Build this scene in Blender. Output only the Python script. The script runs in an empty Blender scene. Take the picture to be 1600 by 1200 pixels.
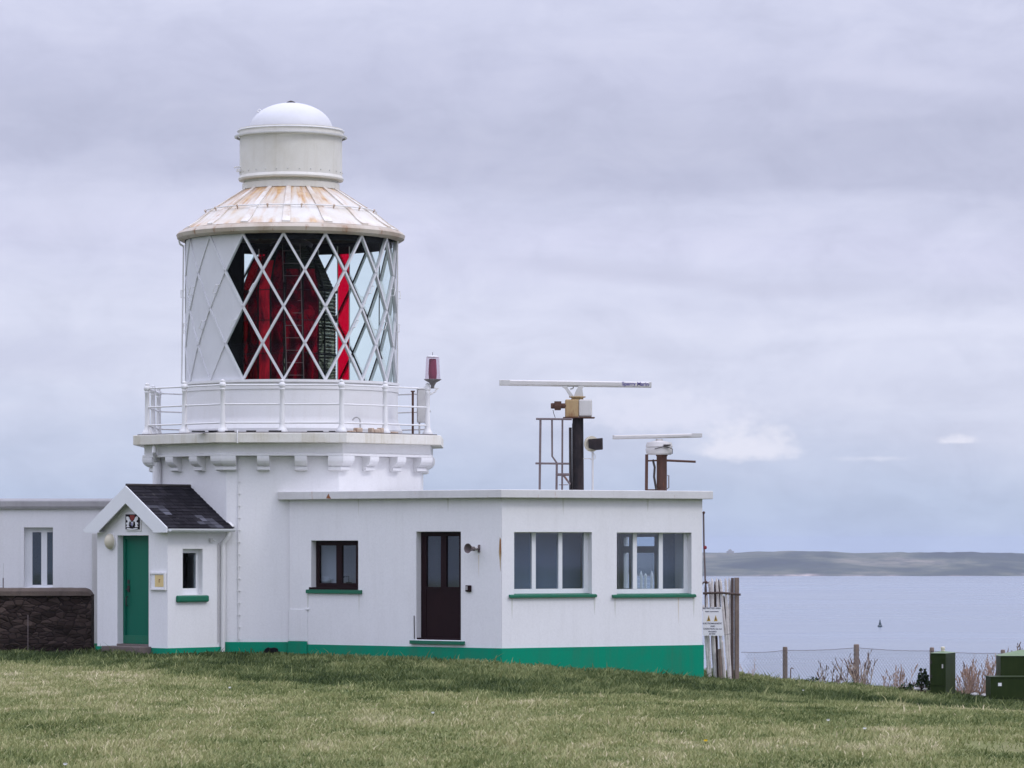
import bpy, bmesh, math, random
import numpy as np
from mathutils import Vector, Matrix, noise

random.seed(7)
sc = bpy.context.scene
COL = sc.collection
F = 5600.0      # focal length in pixels of the 1600-wide photograph
ZC = 2.25       # eye height
HV = 846.0      # horizon row
PI = math.pi


def px(u, y):   # world X of a photo column at distance y
    return (u - 800.0) / F * y


def pz(v, y):   # world Z of a photo row at distance y
    return ZC + (HV - v) / F * y


# ------------------------------------------------------------------ materials
MATS = {}


def new_mat(name):
    m = bpy.data.materials.new(name)
    m.use_nodes = True
    nt = m.node_tree
    return m, nt, nt.nodes['Principled BSDF'], nt.nodes['Material Output']


def N(nt, t, **kw):
    n = nt.nodes.new(t)
    for k, v in kw.items():
        if k.startswith('i_'):
            key = k[2:]
            n.inputs[int(key) if key.isdigit() else key.replace('_', ' ')].default_value = v
        else:
            setattr(n, k, v)
    return n


def ramp(nt, fac, stops):
    r = nt.nodes.new('ShaderNodeValToRGB')
    el = r.color_ramp.elements
    while len(el) < len(stops):
        el.new(0.5)
    for e, (p, c) in zip(el, stops):
        e.position = p
        e.color = (*c, 1) if len(c) == 3 else c
    nt.links.new(fac, r.inputs[0])
    return r.outputs[0]


def coords(nt, scale=(1, 1, 1), kind='Object'):
    tc = nt.nodes.new('ShaderNodeTexCoord')
    mp = nt.nodes.new('ShaderNodeMapping')
    mp.inputs['Scale'].default_value = scale
    nt.links.new(tc.outputs[kind], mp.inputs[0])
    return mp.outputs[0]


def noise_tex(nt, vec, scale, detail=4, rough=0.55, dist=0.0):
    n = nt.nodes.new('ShaderNodeTexNoise')
    n.inputs['Scale'].default_value = scale
    n.inputs['Detail'].default_value = detail
    n.inputs['Roughness'].default_value = rough
    n.inputs['Distortion'].default_value = dist
    nt.links.new(vec, n.inputs['Vector'])
    return n.outputs['Fac']


def mixc(nt, fac, a, b, mode='MIX'):
    m = nt.nodes.new('ShaderNodeMix')
    m.data_type = 'RGBA'
    m.blend_type = mode
    for sock, val in ((m.inputs[0], fac), (m.inputs[6], a), (m.inputs[7], b)):
        if isinstance(val, (int, float)):
            sock.default_value = val
        elif isinstance(val, tuple):
            sock.default_value = (*val, 1) if len(val) == 3 else val
        else:
            nt.links.new(val, sock)
    return m.outputs[2]


def mathn(nt, op, a, b=None, c=None, clamp=False):
    m = nt.nodes.new('ShaderNodeMath')
    m.operation = op
    m.use_clamp = clamp
    for k, val in enumerate((a, b, c)):
        if val is None:
            continue
        if isinstance(val, (int, float)):
            m.inputs[k].default_value = val
        else:
            nt.links.new(val, m.inputs[k])
    return m.outputs[0]


def bump(nt, height, strength, dist):
    b = nt.nodes.new('ShaderNodeBump')
    b.inputs['Strength'].default_value = strength
    b.inputs['Distance'].default_value = dist
    nt.links.new(height, b.inputs['Height'])
    return b.outputs[0]


def paint(name, base, dirt, amount=0.35, rough=0.6, bmp=0.4, pscale=1.1, streak=True, grain=38.0, bdist=0.01, rust=None, rust_amt=0.0, spec=None):
    """weathered paint: patches, vertical weather streaks, grain; optional rust blooms"""
    m, nt, p, out = new_mat(name)
    v = coords(nt)
    n1 = noise_tex(nt, v, pscale, 5, 0.6)
    f = ramp(nt, n1, [(0.42, (0, 0, 0)), (0.75, (1, 1, 1))])
    if streak:
        vs = coords(nt, (7, 7, 0.55))
        n2 = noise_tex(nt, vs, 1.0, 4, 0.65)
        f2 = ramp(nt, n2, [(0.5, (0, 0, 0)), (0.78, (1, 1, 1))])
        f = mixc(nt, 0.5, f, f2)
    f = mathn(nt, 'MULTIPLY', f, amount)
    c = mixc(nt, f, base, dirt)
    n3 = noise_tex(nt, v, grain, 3, 0.7)
    g = ramp(nt, n3, [(0.3, (0.95, 0.95, 0.95)), (0.6, (1, 1, 1))])
    c = mixc(nt, 1.0, c, g, 'MULTIPLY')
    if rust:
        vr = coords(nt, (3.2, 3.2, 0.8))
        n4 = noise_tex(nt, vr, 1.7, 6, 0.7)
        fr = ramp(nt, n4, [(0.64 - rust_amt, (0, 0, 0)), (0.74 - rust_amt * 0.6, (1, 1, 1))])
        c = mixc(nt, fr, c, rust)
    nt.links.new(c, p.inputs['Base Color'])
    p.inputs['Roughness'].default_value = rough
    lum = max(base)
    p.inputs['Specular IOR Level'].default_value = spec if spec is not None else (0.5 if lum > 0.4 else 0.3 if lum > 0.12 else 0.12)
    if bmp:
        nt.links.new(bump(nt, n3, bmp, bdist), p.inputs['Normal'])
    MATS[name] = m
    return m


WHITE = (0.80, 0.795, 0.80)
paint('white_render', WHITE, (0.66, 0.65, 0.64), 0.55, 0.85, 0.16, 0.9, True, 22.0, 0.012)
paint('white_paint', (0.75, 0.745, 0.74), (0.58, 0.55, 0.49), 0.45, 0.5, 0.15)
paint('slab_paint', (0.72, 0.70, 0.64), (0.46, 0.40, 0.25), 1.0, 0.6, 0.2, 1.6)
paint('gutter_paint', (0.50, 0.44, 0.36), (0.30, 0.21, 0.13), 1.0, 0.6, 0.2, 1.3, False, 20, 0.01, (0.28, 0.15, 0.08), 0.08)
paint('rib_paint', (0.70, 0.67, 0.62), (0.46, 0.33, 0.2), 1.0, 0.6, 0.2, 2.2, False, 20, 0.01, (0.42, 0.23, 0.1), 0.07)
paint('dome_paint', (0.62, 0.62, 0.635), (0.52, 0.51, 0.50), 0.6, 0.5, 0.1, 2.0)
paint('mesh_wire', (0.26, 0.27, 0.29), (0.2, 0.2, 0.2), 0.5, 0.6, 0.0, 2.0)
paint('grey_paint', (0.56, 0.55, 0.53), (0.42, 0.41, 0.39), 0.6, 0.6, 0.2, 2.0)
paint('fascia_paint', (0.66, 0.65, 0.64), (0.50, 0.48, 0.46), 0.7, 0.7, 0.2, 1.5, True, 20, 0.01, (0.42, 0.2, 0.09), 0.0)
paint('drum_paint', (0.70, 0.675, 0.61), (0.54, 0.50, 0.40), 0.9, 0.5, 0.1, 1.8)
paint('panel_paint', (0.64, 0.645, 0.66), (0.54, 0.54, 0.55), 0.7, 0.55, 0.1, 2.5)
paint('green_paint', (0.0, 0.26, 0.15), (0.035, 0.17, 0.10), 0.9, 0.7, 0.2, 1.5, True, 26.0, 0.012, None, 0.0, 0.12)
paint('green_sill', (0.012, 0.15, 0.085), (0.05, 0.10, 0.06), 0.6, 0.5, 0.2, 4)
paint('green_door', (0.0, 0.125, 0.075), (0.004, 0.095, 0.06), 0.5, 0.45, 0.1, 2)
paint('brown_wood', (0.016, 0.006, 0.008), (0.028, 0.012, 0.013), 0.5, 0.5, 0.1, 3)
paint('upvc', (0.78, 0.79, 0.80), (0.68, 0.69, 0.7), 0.4, 0.35, 0.0, 3)
paint('black_steel', (0.02, 0.018, 0.02), (0.07, 0.05, 0.05), 0.8, 0.6, 0.4, 5, True, 30, 0.01, (0.08, 0.035, 0.02), 0.02)
paint('rusty_steel', (0.11, 0.06, 0.045), (0.05, 0.03, 0.03), 0.8, 0.8, 0.5, 6, True, 30, 0.01, (0.2, 0.08, 0.04), 0.04)
paint('rail_steel', (0.16, 0.13, 0.13), (0.08, 0.05, 0.05), 0.9, 0.6, 0.3, 8, True, 30, 0.005, (0.2, 0.08, 0.04), 0.04)
paint('ladder_steel', (0.13, 0.10, 0.10), (0.07, 0.05, 0.05), 0.6, 0.6, 0.0, 4)
paint('dark_metal', (0.045, 0.04, 0.04), (0.09, 0.07, 0.06), 0.6, 0.5, 0.2, 4)
paint('ochre_paint', (0.42, 0.30, 0.15), (0.34, 0.2, 0.09), 0.9, 0.6, 0.2, 4, True, 20, 0.01, (0.22, 0.08, 0.03), 0.14)
paint('radar_white', (0.60, 0.58, 0.56), (0.48, 0.46, 0.42), 0.7, 0.5, 0.1, 3)
paint('cream', (0.62, 0.57, 0.44), (0.5, 0.45, 0.33), 0.5, 0.5, 0.1, 8)
paint('cabinet_green', (0.020, 0.034, 0.008), (0.034, 0.052, 0.013), 0.8, 0.45, 0.2, 3)
paint('cabinet_top', (0.16, 0.22, 0.12), (0.1, 0.15, 0.08), 0.8, 0.6, 0.2, 5)
paint('stone_cope', (0.10, 0.078, 0.064), (0.05, 0.04, 0.036), 0.9, 0.9, 0.9, 2.5, True, 9, 0.03)
paint('step_stone', (0.16, 0.13, 0.12), (0.1, 0.08, 0.07), 0.9, 0.9, 0.5, 4)
paint('coping', (0.36, 0.35, 0.35), (0.24, 0.23, 0.22), 0.9, 0.85, 0.5, 2)
paint('weathered_wood', (0.70, 0.66, 0.63), (0.30, 0.24, 0.21), 1.0, 0.9, 0.6, 9, True, 40, 0.01)
paint('post_wood', (0.22, 0.17, 0.14), (0.11, 0.08, 0.065), 1.0, 0.9, 0.6, 9, True, 40, 0.01)
paint('dark_wood', (0.11, 0.08, 0.07), (0.06, 0.045, 0.04), 1.0, 0.9, 0.6, 9, True, 40, 0.01)
paint('interior', (0.30, 0.32, 0.37), (0.25, 0.27, 0.31), 0.5, 0.9, 0.0, 1)
paint('black_inside', (0.008, 0.008, 0.010), (0.014, 0.014, 0.016), 0.5, 0.8, 0.0, 2)
paint('lead', (0.16, 0.15, 0.15), (0.09, 0.07, 0.06), 0.8, 0.7, 0.3, 3)
paint('sign_white', (0.80, 0.80, 0.81), (0.7, 0.7, 0.7), 0.3, 0.5, 0.0, 3)
paint('rust', (0.30, 0.12, 0.05), (0.13, 0.05, 0.025), 0.9, 0.9, 0.5, 9)
paint('rust_pale', (0.55, 0.44, 0.34), (0.3, 0.13, 0.06), 1.0, 0.9, 0.5, 7, True, 20, 0.01, (0.2, 0.08, 0.03), 0.1)
paint('stain_grey', (0.66, 0.66, 0.62), (0.58, 0.58, 0.52), 0.8, 0.9, 0.0, 6)
paint('stain_rust', (0.70, 0.64, 0.56), (0.60, 0.50, 0.40), 0.8, 0.9, 0.0, 6)
paint('yellow_sheet', (0.72, 0.55, 0.25), (0.6, 0.45, 0.2), 0.5, 0.6, 0.0, 9)
paint('sign_yellow', (0.55, 0.36, 0.05), (0.4, 0.25, 0.05), 0.5, 0.6, 0.0, 9)
paint('ink', (0.05, 0.05, 0.08), (0.05, 0.05, 0.08), 0.0, 0.6, 0.0, 9)
paint('ink_blue', (0.10, 0.08, 0.28), (0.10, 0.08, 0.28), 0.0, 0.6, 0.0, 9)
paint('plaque_black', (0.015, 0.012, 0.015), (0.02, 0.02, 0.02), 0.3, 0.5, 0.0, 9)
paint('beacon_core', (0.26, 0.03, 0.075), (0.07, 0.01, 0.03), 0.5, 0.5, 0.0, 9)
paint('plaque_red', (0.22, 0.03, 0.025), (0.2, 0.03, 0.02), 0.3, 0.5, 0.0, 9)
paint('blind', (0.20, 0.25, 0.34), (0.16, 0.2, 0.28), 0.4, 0.9, 0.0, 2)
paint('red_ball', (0.25, 0.03, 0.04), (0.2, 0.03, 0.03), 0.3, 0.5, 0.0, 9)
paint('pebble_white', (0.42, 0.41, 0.40), (0.3, 0.3, 0.28), 0.3, 0.5, 0.0, 9)
paint('buoy_green', (0.01, 0.03, 0.03), (0.02, 0.04, 0.04), 0.3, 0.5, 0.0, 2)
paint('dry_stem', (0.46, 0.36, 0.28), (0.16, 0.1, 0.08), 0.9, 0.9, 0.0, 7)
paint('reddish_stem', (0.50, 0.35, 0.27), (0.2, 0.11, 0.09), 0.9, 0.9, 0.0, 7)
paint('dark_head', (0.17, 0.12, 0.10), (0.06, 0.04, 0.04), 0.9, 0.9, 0.0, 7)
paint('reddish_head', (0.36, 0.24, 0.18), (0.12, 0.07, 0.06), 0.9, 0.9, 0.0, 7)
paint('shrub_leaf', (0.035, 0.06, 0.022), (0.02, 0.035, 0.015), 0.9, 0.7, 0.0, 20)
paint('petal_white', (0.7, 0.7, 0.68), (0.65, 0.65, 0.6), 0.5, 0.8, 0.0, 7)
paint('petal_yellow', (0.75, 0.5, 0.02), (0.7, 0.5, 0.02), 0.5, 0.8, 0.0, 7)


def make_window_glass(name, tint=(0.86, 0.9, 0.93), refl=0.12, rough=0.03):
    m, nt, p, out = new_mat(name)
    nt.nodes.remove(p)
    tr = N(nt, 'ShaderNodeBsdfTransparent')
    tr.inputs[0].default_value = (*tint, 1)
    gl = N(nt, 'ShaderNodeBsdfGlossy')
    gl.inputs['Roughness'].default_value = rough
    fr = N(nt, 'ShaderNodeLayerWeight')      # same from both sides of the sheet
    f = mathn(nt, 'ADD', mathn(nt, 'MULTIPLY', mathn(nt, 'POWER', fr.outputs['Facing'], 5.0), 0.6), refl, clamp=True)
    v = coords(nt)
    nt.links.new(bump(nt, noise_tex(nt, v, 0.8, 2), 0.08, 0.01), gl.inputs['Normal'])
    mx = N(nt, 'ShaderNodeMixShader')
    nt.links.new(f, mx.inputs[0])
    nt.links.new(tr.outputs[0], mx.inputs[1])
    nt.links.new(gl.outputs[0], mx.inputs[2])
    nt.links.new(mx.outputs[0], out.inputs[0])
    MATS[name] = m


make_window_glass('window_glass', refl=0.055)
make_window_glass('lantern_glass', (0.93, 1.0, 0.985), 0.006)
make_window_glass('red_filter', (0.85, 0.02, 0.16), 0.0, 0.2)
make_window_glass('beacon_glass', (0.88, 0.82, 0.86), 0.06, 0.1)


def make_lens():
    m, nt, p, out = new_mat('lens_prism')
    nt.nodes.remove(p)
    v = coords(nt)
    w = N(nt, 'ShaderNodeTexWave', wave_type='BANDS', bands_direction='Z')
    w.inputs['Scale'].default_value = 4.2
    w.inputs['Distortion'].default_value = 0.6
    nt.links.new(v, w.inputs[0])
    n1 = noise_tex(nt, coords(nt, (1.3, 1.3, 0.9)), 1.8, 3, 0.6, 0.6)
    patch = ramp(nt, n1, [(0.42, (0, 0, 0)), (0.62, (1, 1, 1))])
    g = N(nt, 'ShaderNodeBsdfGlossy')
    g.inputs['Roughness'].default_value = 0.16
    g.inputs[0].default_value = (0.75, 0.74, 0.58, 1)
    nt.links.new(bump(nt, w.outputs['Fac'], 1.0, 0.05), g.inputs['Normal'])
    tr = N(nt, 'ShaderNodeBsdfTransparent')
    tr.inputs[0].default_value = (0.74, 0.76, 0.62, 1)
    dk = N(nt, 'ShaderNodeBsdfDiffuse')
    dk.inputs[0].default_value = (0.03, 0.035, 0.03, 1)
    a = N(nt, 'ShaderNodeMixShader')
    sz_ = N(nt, 'ShaderNodeSeparateXYZ')
    nt.links.new(v, sz_.inputs[0])
    zm = N(nt, 'ShaderNodeMapRange')
    nt.links.new(sz_.outputs[2], zm.inputs[0])
    zm.inputs[1].default_value = 2.55
    zm.inputs[2].default_value = 2.25
    zm.inputs[3].default_value = 0.08
    nt.links.new(mathn(nt, 'MULTIPLY', zm.outputs[0], ramp(nt, w.outputs['Fac'], [(0.45, (0.03, 0.03, 0.03)), (0.8, (0.8, 0.8, 0.8))])), a.inputs[0])
    patch = mathn(nt, 'MULTIPLY', patch, zm.outputs[0])
    nt.links.new(dk.outputs[0], a.inputs[1])
    nt.links.new(g.outputs[0], a.inputs[2])
    b = N(nt, 'ShaderNodeMixShader')
    nt.links.new(mathn(nt, 'MULTIPLY', patch, 0.6), b.inputs[0])
    nt.links.new(a.outputs[0], b.inputs[1])
    nt.links.new(tr.outputs[0], b.inputs[2])
    nt.links.new(b.outputs[0], out.inputs[0])
    MATS['lens_prism'] = m


make_lens()


def make_roof_iron():
    m, nt, p, out = new_mat('rusty_roof')
    tc = N(nt, 'ShaderNodeTexCoord')
    sx = N(nt, 'ShaderNodeSeparateXYZ')
    nt.links.new(tc.outputs['Object'], sx.inputs[0])
    ang = mathn(nt, 'ARCTAN2', sx.outputs[0], sx.outputs[1])
    cb = N(nt, 'ShaderNodeCombineXYZ')
    nt.links.new(mathn(nt, 'MULTIPLY', ang, 5.0), cb.inputs[0])
    nt.links.new(mathn(nt, 'MULTIPLY', sx.outputs[2], 1.1), cb.inputs[2])
    n1 = noise_tex(nt, cb.outputs[0], 1.7, 6, 0.62)
    zf = N(nt, 'ShaderNodeMapRange')   # rust runs down from the collar and gathers at the gutter
    nt.links.new(sx.outputs[2], zf.inputs[0])
    zf.inputs[1].default_value = 8.5
    zf.inputs[2].default_value = 9.2
    zf.inputs[3].default_value = -0.06
    zf.inputs[4].default_value = 0.27
    zl = N(nt, 'ShaderNodeMapRange')
    nt.links.new(sx.outputs[2], zl.inputs[0])
    zl.inputs[1].default_value = 8.54
    zl.inputs[2].default_value = 8.42
    zl.inputs[3].default_value = 0.0
    zl.inputs[4].default_value = 0.16
    s = mathn(nt, 'ADD', mathn(nt, 'ADD', n1, zf.outputs[0]), zl.outputs[0])
    left = mathn(nt, 'MULTIPLY', sx.outputs[0], -0.035)
    s = mathn(nt, 'ADD', s, left)
    f = ramp(nt, s, [(0.52, (0, 0, 0)), (0.66, (0.35, 0.35, 0.35)), (0.80, (1, 1, 1))])
    n2 = noise_tex(nt, coords(nt), 9, 4, 0.6)
    rc = ramp(nt, n2, [(0.35, (0.42, 0.21, 0.08)), (0.65, (0.58, 0.38, 0.17))])
    base = ramp(nt, noise_tex(nt, coords(nt), 2.5, 4), [(0.4, (0.66, 0.64, 0.60)), (0.72, (0.58, 0.52, 0.42))])
    nt.links.new(mixc(nt, f, base, rc), p.inputs['Base Color'])
    p.inputs['Roughness'].default_value = 0.6
    nt.links.new(bump(nt, n2, 0.3, 0.01), p.inputs['Normal'])
    MATS['rusty_roof'] = m


make_roof_iron()


def make_slate():
    m, nt, p, out = new_mat('slate')
    a = N(nt, 'ShaderNodeAttribute', attribute_name='tint')
    c = ramp(nt, a.outputs['Fac'], [(0.0, (0.010, 0.009, 0.012)), (0.7, (0.026, 0.024, 0.030)), (0.78, (0.05, 0.05, 0.06)), (1.0, (0.12, 0.12, 0.145))])
    v = coords(nt)
    n1 = noise_tex(nt, v, 6, 5, 0.7)
    c2 = mixc(nt, ramp(nt, n1, [(0.6, (0, 0, 0)), (0.75, (0.5, 0.5, 0.5))]), c, (0.10, 0.095, 0.085))
    nt.links.new(c2, p.inputs['Base Color'])
    p.inputs['Roughness'].default_value = 0.75
    p.inputs['Specular IOR Level'].default_value = 0.08
    nt.links.new(bump(nt, n1, 0.4, 0.01), p.inputs['Normal'])
    MATS['slate'] = m


make_slate()


def make_stonewall():
    m, nt, p, out = new_mat('dark_stone')
    v = coords(nt, (1, 1, 2.2))
    vo = N(nt, 'ShaderNodeTexVoronoi', feature='F1')
    vo.inputs['Scale'].default_value = 5.5
    nt.links.new(v, vo.inputs['Vector'])
    ve = N(nt, 'ShaderNodeTexVoronoi', feature='DISTANCE_TO_EDGE')
    ve.inputs['Scale'].default_value = 5.5
    nt.links.new(v, ve.inputs['Vector'])
    sep = N(nt, 'ShaderNodeSeparateColor')
    nt.links.new(vo.outputs['Color'], sep.inputs[0])
    c = ramp(nt, sep.outputs[0], [(0.0, (0.026, 0.018, 0.016)), (0.6, (0.045, 0.032, 0.028)), (1.0, (0.078, 0.056, 0.048))])
    c = mixc(nt, ramp(nt, ve.outputs[0], [(0.0, (1, 1, 1)), (0.06, (0, 0, 0))]), c, (0.014, 0.011, 0.011))
    n1 = noise_tex(nt, coords(nt), 7, 5, 0.7)
    c = mixc(nt, ramp(nt, n1, [(0.58, (0, 0, 0)), (0.8, (0.7, 0.7, 0.7))]), c, (0.085, 0.07, 0.06))
    nt.links.new(c, p.inputs['Base Color'])
    p.inputs['Roughness'].default_value = 0.95
    p.inputs['Specular IOR Level'].default_value = 0.1
    h = mathn(nt, 'ADD', ramp(nt, ve.outputs[0], [(0.0, (0, 0, 0)), (0.15, (1, 1, 1))]), mathn(nt, 'MULTIPLY', n1, 0.6))
    nt.links.new(bump(nt, h, 0.7, 0.03), p.inputs['Normal'])
    MATS['dark_stone'] = m


make_stonewall()


# boundary between the mown lawn and the rougher, darker grass near the building
BX = np.array([-30, -10, -8.0, -6.5, -4.0, -1.0, 2.0, 4.5, 6.5, 9.0, 12.0, 30.0])
BY = np.array([66, 65, 63.0, 60.0, 55.0, 51.8, 52.0, 54.0, 56.0, 59.0, 63.0, 66.0])


def rough_edge(x):
    return float(np.interp(x, BX, BY))


def make_ground():
    m, nt, p, out = new_mat('turf')
    a = N(nt, 'ShaderNodeAttribute', attribute_name='rough')
    v = coords(nt)
    vx = coords(nt, (0.35, 1, 1))
    n1 = noise_tex(nt, v, 0.33, 5, 0.6)
    n2 = noise_tex(nt, v, 2.6, 5, 0.65)
    n3 = noise_tex(nt, v, 24.0, 4, 0.7)
    lawn = ramp(nt, n1, [(0.35, (0.12, 0.155, 0.06)), (0.5, (0.19, 0.21, 0.088)), (0.68, (0.27, 0.255, 0.13))])
    lawn = mixc(nt, ramp(nt, n2, [(0.5, (0, 0, 0)), (0.75, (0.6, 0.6, 0.6))]), lawn, (0.30, 0.26, 0.16))
    dark = ramp(nt, n2, [(0.35, (0.035, 0.055, 0.016)), (0.6, (0.08, 0.11, 0.035)), (0.75, (0.13, 0.15, 0.06))])
    f = mathn(nt, 'ADD', a.outputs['Fac'], mathn(nt, 'MULTIPLY', mathn(nt, 'SUBTRACT', n1, 0.5), 1.2), clamp=True)
    c = mixc(nt, f, lawn, dark)
    g = ramp(nt, n3, [(0.3, (0.6, 0.6, 0.55)), (0.7, (1.15, 1.15, 1.1))])
    c = mixc(nt, 1.0, c, g, 'MULTIPLY')
    a2 = N(nt, 'ShaderNodeAttribute', attribute_name='cliff')
    rock = ramp(nt, noise_tex(nt, v, 1.1, 6, 0.7), [(0.35, (0.06, 0.05, 0.045)), (0.65, (0.19, 0.15, 0.12))])
    c = mixc(nt, a2.outputs['Fac'], c, rock)
    nt.links.new(c, p.inputs['Base Color'])
    p.inputs['Roughness'].default_value = 1.0
    p.inputs['Specular IOR Level'].default_value = 0.1
    nt.links.new(bump(nt, n3, 0.7, 0.05), p.inputs['Normal'])
    MATS['turf'] = m


make_ground()


def make_blade():
    m, nt, p, out = new_mat('grass_blade')
    a = N(nt, 'ShaderNodeAttribute', attribute_name='tint')
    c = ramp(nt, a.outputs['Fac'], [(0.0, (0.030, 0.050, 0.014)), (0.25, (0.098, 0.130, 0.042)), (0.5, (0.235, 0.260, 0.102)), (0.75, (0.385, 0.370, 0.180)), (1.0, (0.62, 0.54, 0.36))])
    nt.links.new(c, p.inputs['Base Color'])
    p.inputs['Roughness'].default_value = 0.7
    p.inputs['Specular IOR Level'].default_value = 0.25
    tl = N(nt, 'ShaderNodeBsdfTranslucent')
    nt.links.new(c, tl.inputs[0])
    mx = N(nt, 'ShaderNodeMixShader')
    mx.inputs[0].default_value = 0.25
    nt.links.new(p.outputs[0], mx.inputs[1])
    nt.links.new(tl.outputs[0], mx.inputs[2])
    nt.links.new(mx.outputs[0], out.inputs[0])
    MATS['grass_blade'] = m


make_blade()


def make_sea():
    m, nt, p, out = new_mat('sea_water')
    v = coords(nt, (0.16, 0.42, 1))
    n1 = noise_tex(nt, v, 1.0, 8, 0.65)
    n2 = noise_tex(nt, coords(nt, (0.0011, 0.0042, 1)), 1.0, 5, 0.6, 0.8)
    c = ramp(nt, n2, [(0.35, (0.12, 0.155, 0.195)), (0.65, (0.18, 0.215, 0.26))])
    nt.links.new(c, p.inputs['Base Color'])
    p.inputs['Roughness'].default_value = 0.22
    p.inputs['IOR'].default_value = 1.33
    r = ramp(nt, n2, [(0.3, (0.16, 0.16, 0.16)), (0.7, (0.34, 0.34, 0.34))])
    nt.links.new(r, p.inputs['Roughness'])
    nt.links.new(bump(nt, n1, 0.22, 0.3), p.inputs['Normal'])
    MATS['sea_water'] = m


make_sea()


def make_far_land():
    m, nt, p, out = new_mat('far_land')
    tc = N(nt, 'ShaderNodeTexCoord')
    v = coords(nt, (0.007, 0.004, 0.055))
    n1 = noise_tex(nt, v, 1.0, 6, 0.6, 0.5)
    c = ramp(nt, n1, [(0.38, (0.010, 0.016, 0.014)), (0.46, (0.030, 0.038, 0.026)), (0.54, (0.075, 0.082, 0.052)), (0.68, (0.19, 0.165, 0.125))])
    v2 = coords(nt, (0.03, 0.02, 0.2))
    n2 = noise_tex(nt, v2, 1.0, 5, 0.7)
    c = mixc(nt, ramp(nt, n2, [(0.5, (0, 0, 0)), (0.62, (0.7, 0.7, 0.7))]), c, (0.022, 0.03, 0.03))
    sx = N(nt, 'ShaderNodeSeparateXYZ')
    nt.links.new(tc.outputs['Object'], sx.inputs[0])
    # pale rock and sand low along the shore
    n3 = noise_tex(nt, coords(nt, (0.006, 0.006, 0.05)), 1.0, 4, 0.6)
    zc = mathn(nt, 'ADD', sx.outputs[2], mathn(nt, 'MULTIPLY', n3, -16.0))
    f = N(nt, 'ShaderNodeMapRange')
    nt.links.new(zc, f.inputs[0])
    f.inputs[1].default_value = -46.5
    f.inputs[2].default_value = -49.5
    shore = mixc(nt, f.outputs[0], c, ramp(nt, n2, [(0.45, (0.10, 0.085, 0.08)), (0.6, (0.42, 0.34, 0.31))]))
    nt.links.new(shore, p.inputs['Base Color'])
    p.inputs['Roughness'].default_value = 1.0
    MATS['far_land'] = m


make_far_land()


# ------------------------------------------------------------------ mesh builder
class Fr:
    """plan frame: origin (x,y), direction along wall d, outward normal n"""
    def __init__(self, o, d, n):
        self.o, self.d, self.n = Vector(o), Vector(d).normalized(), Vector(n).normalized()

    def __call__(self, s, n, z):
        q = self.o + self.d * s + self.n * n
        return Vector((q.x, q.y, z))

    def s_at(self, u, n=0.0):
        """s where the sight line of photo column u meets the line at offset n"""
        k = (u - 800.0) / F
        o = self.o + self.n * n
        return (k * o.y - o.x) / (self.d.x - k * self.d.y)

    def z_at(self, s, v, n=0.0):
        return pz(v, (self.o + self.d * s + self.n * n).y)


WORLD = Fr((0, 0), (1, 0), (0, -1))   # s = x, n = -y


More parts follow.
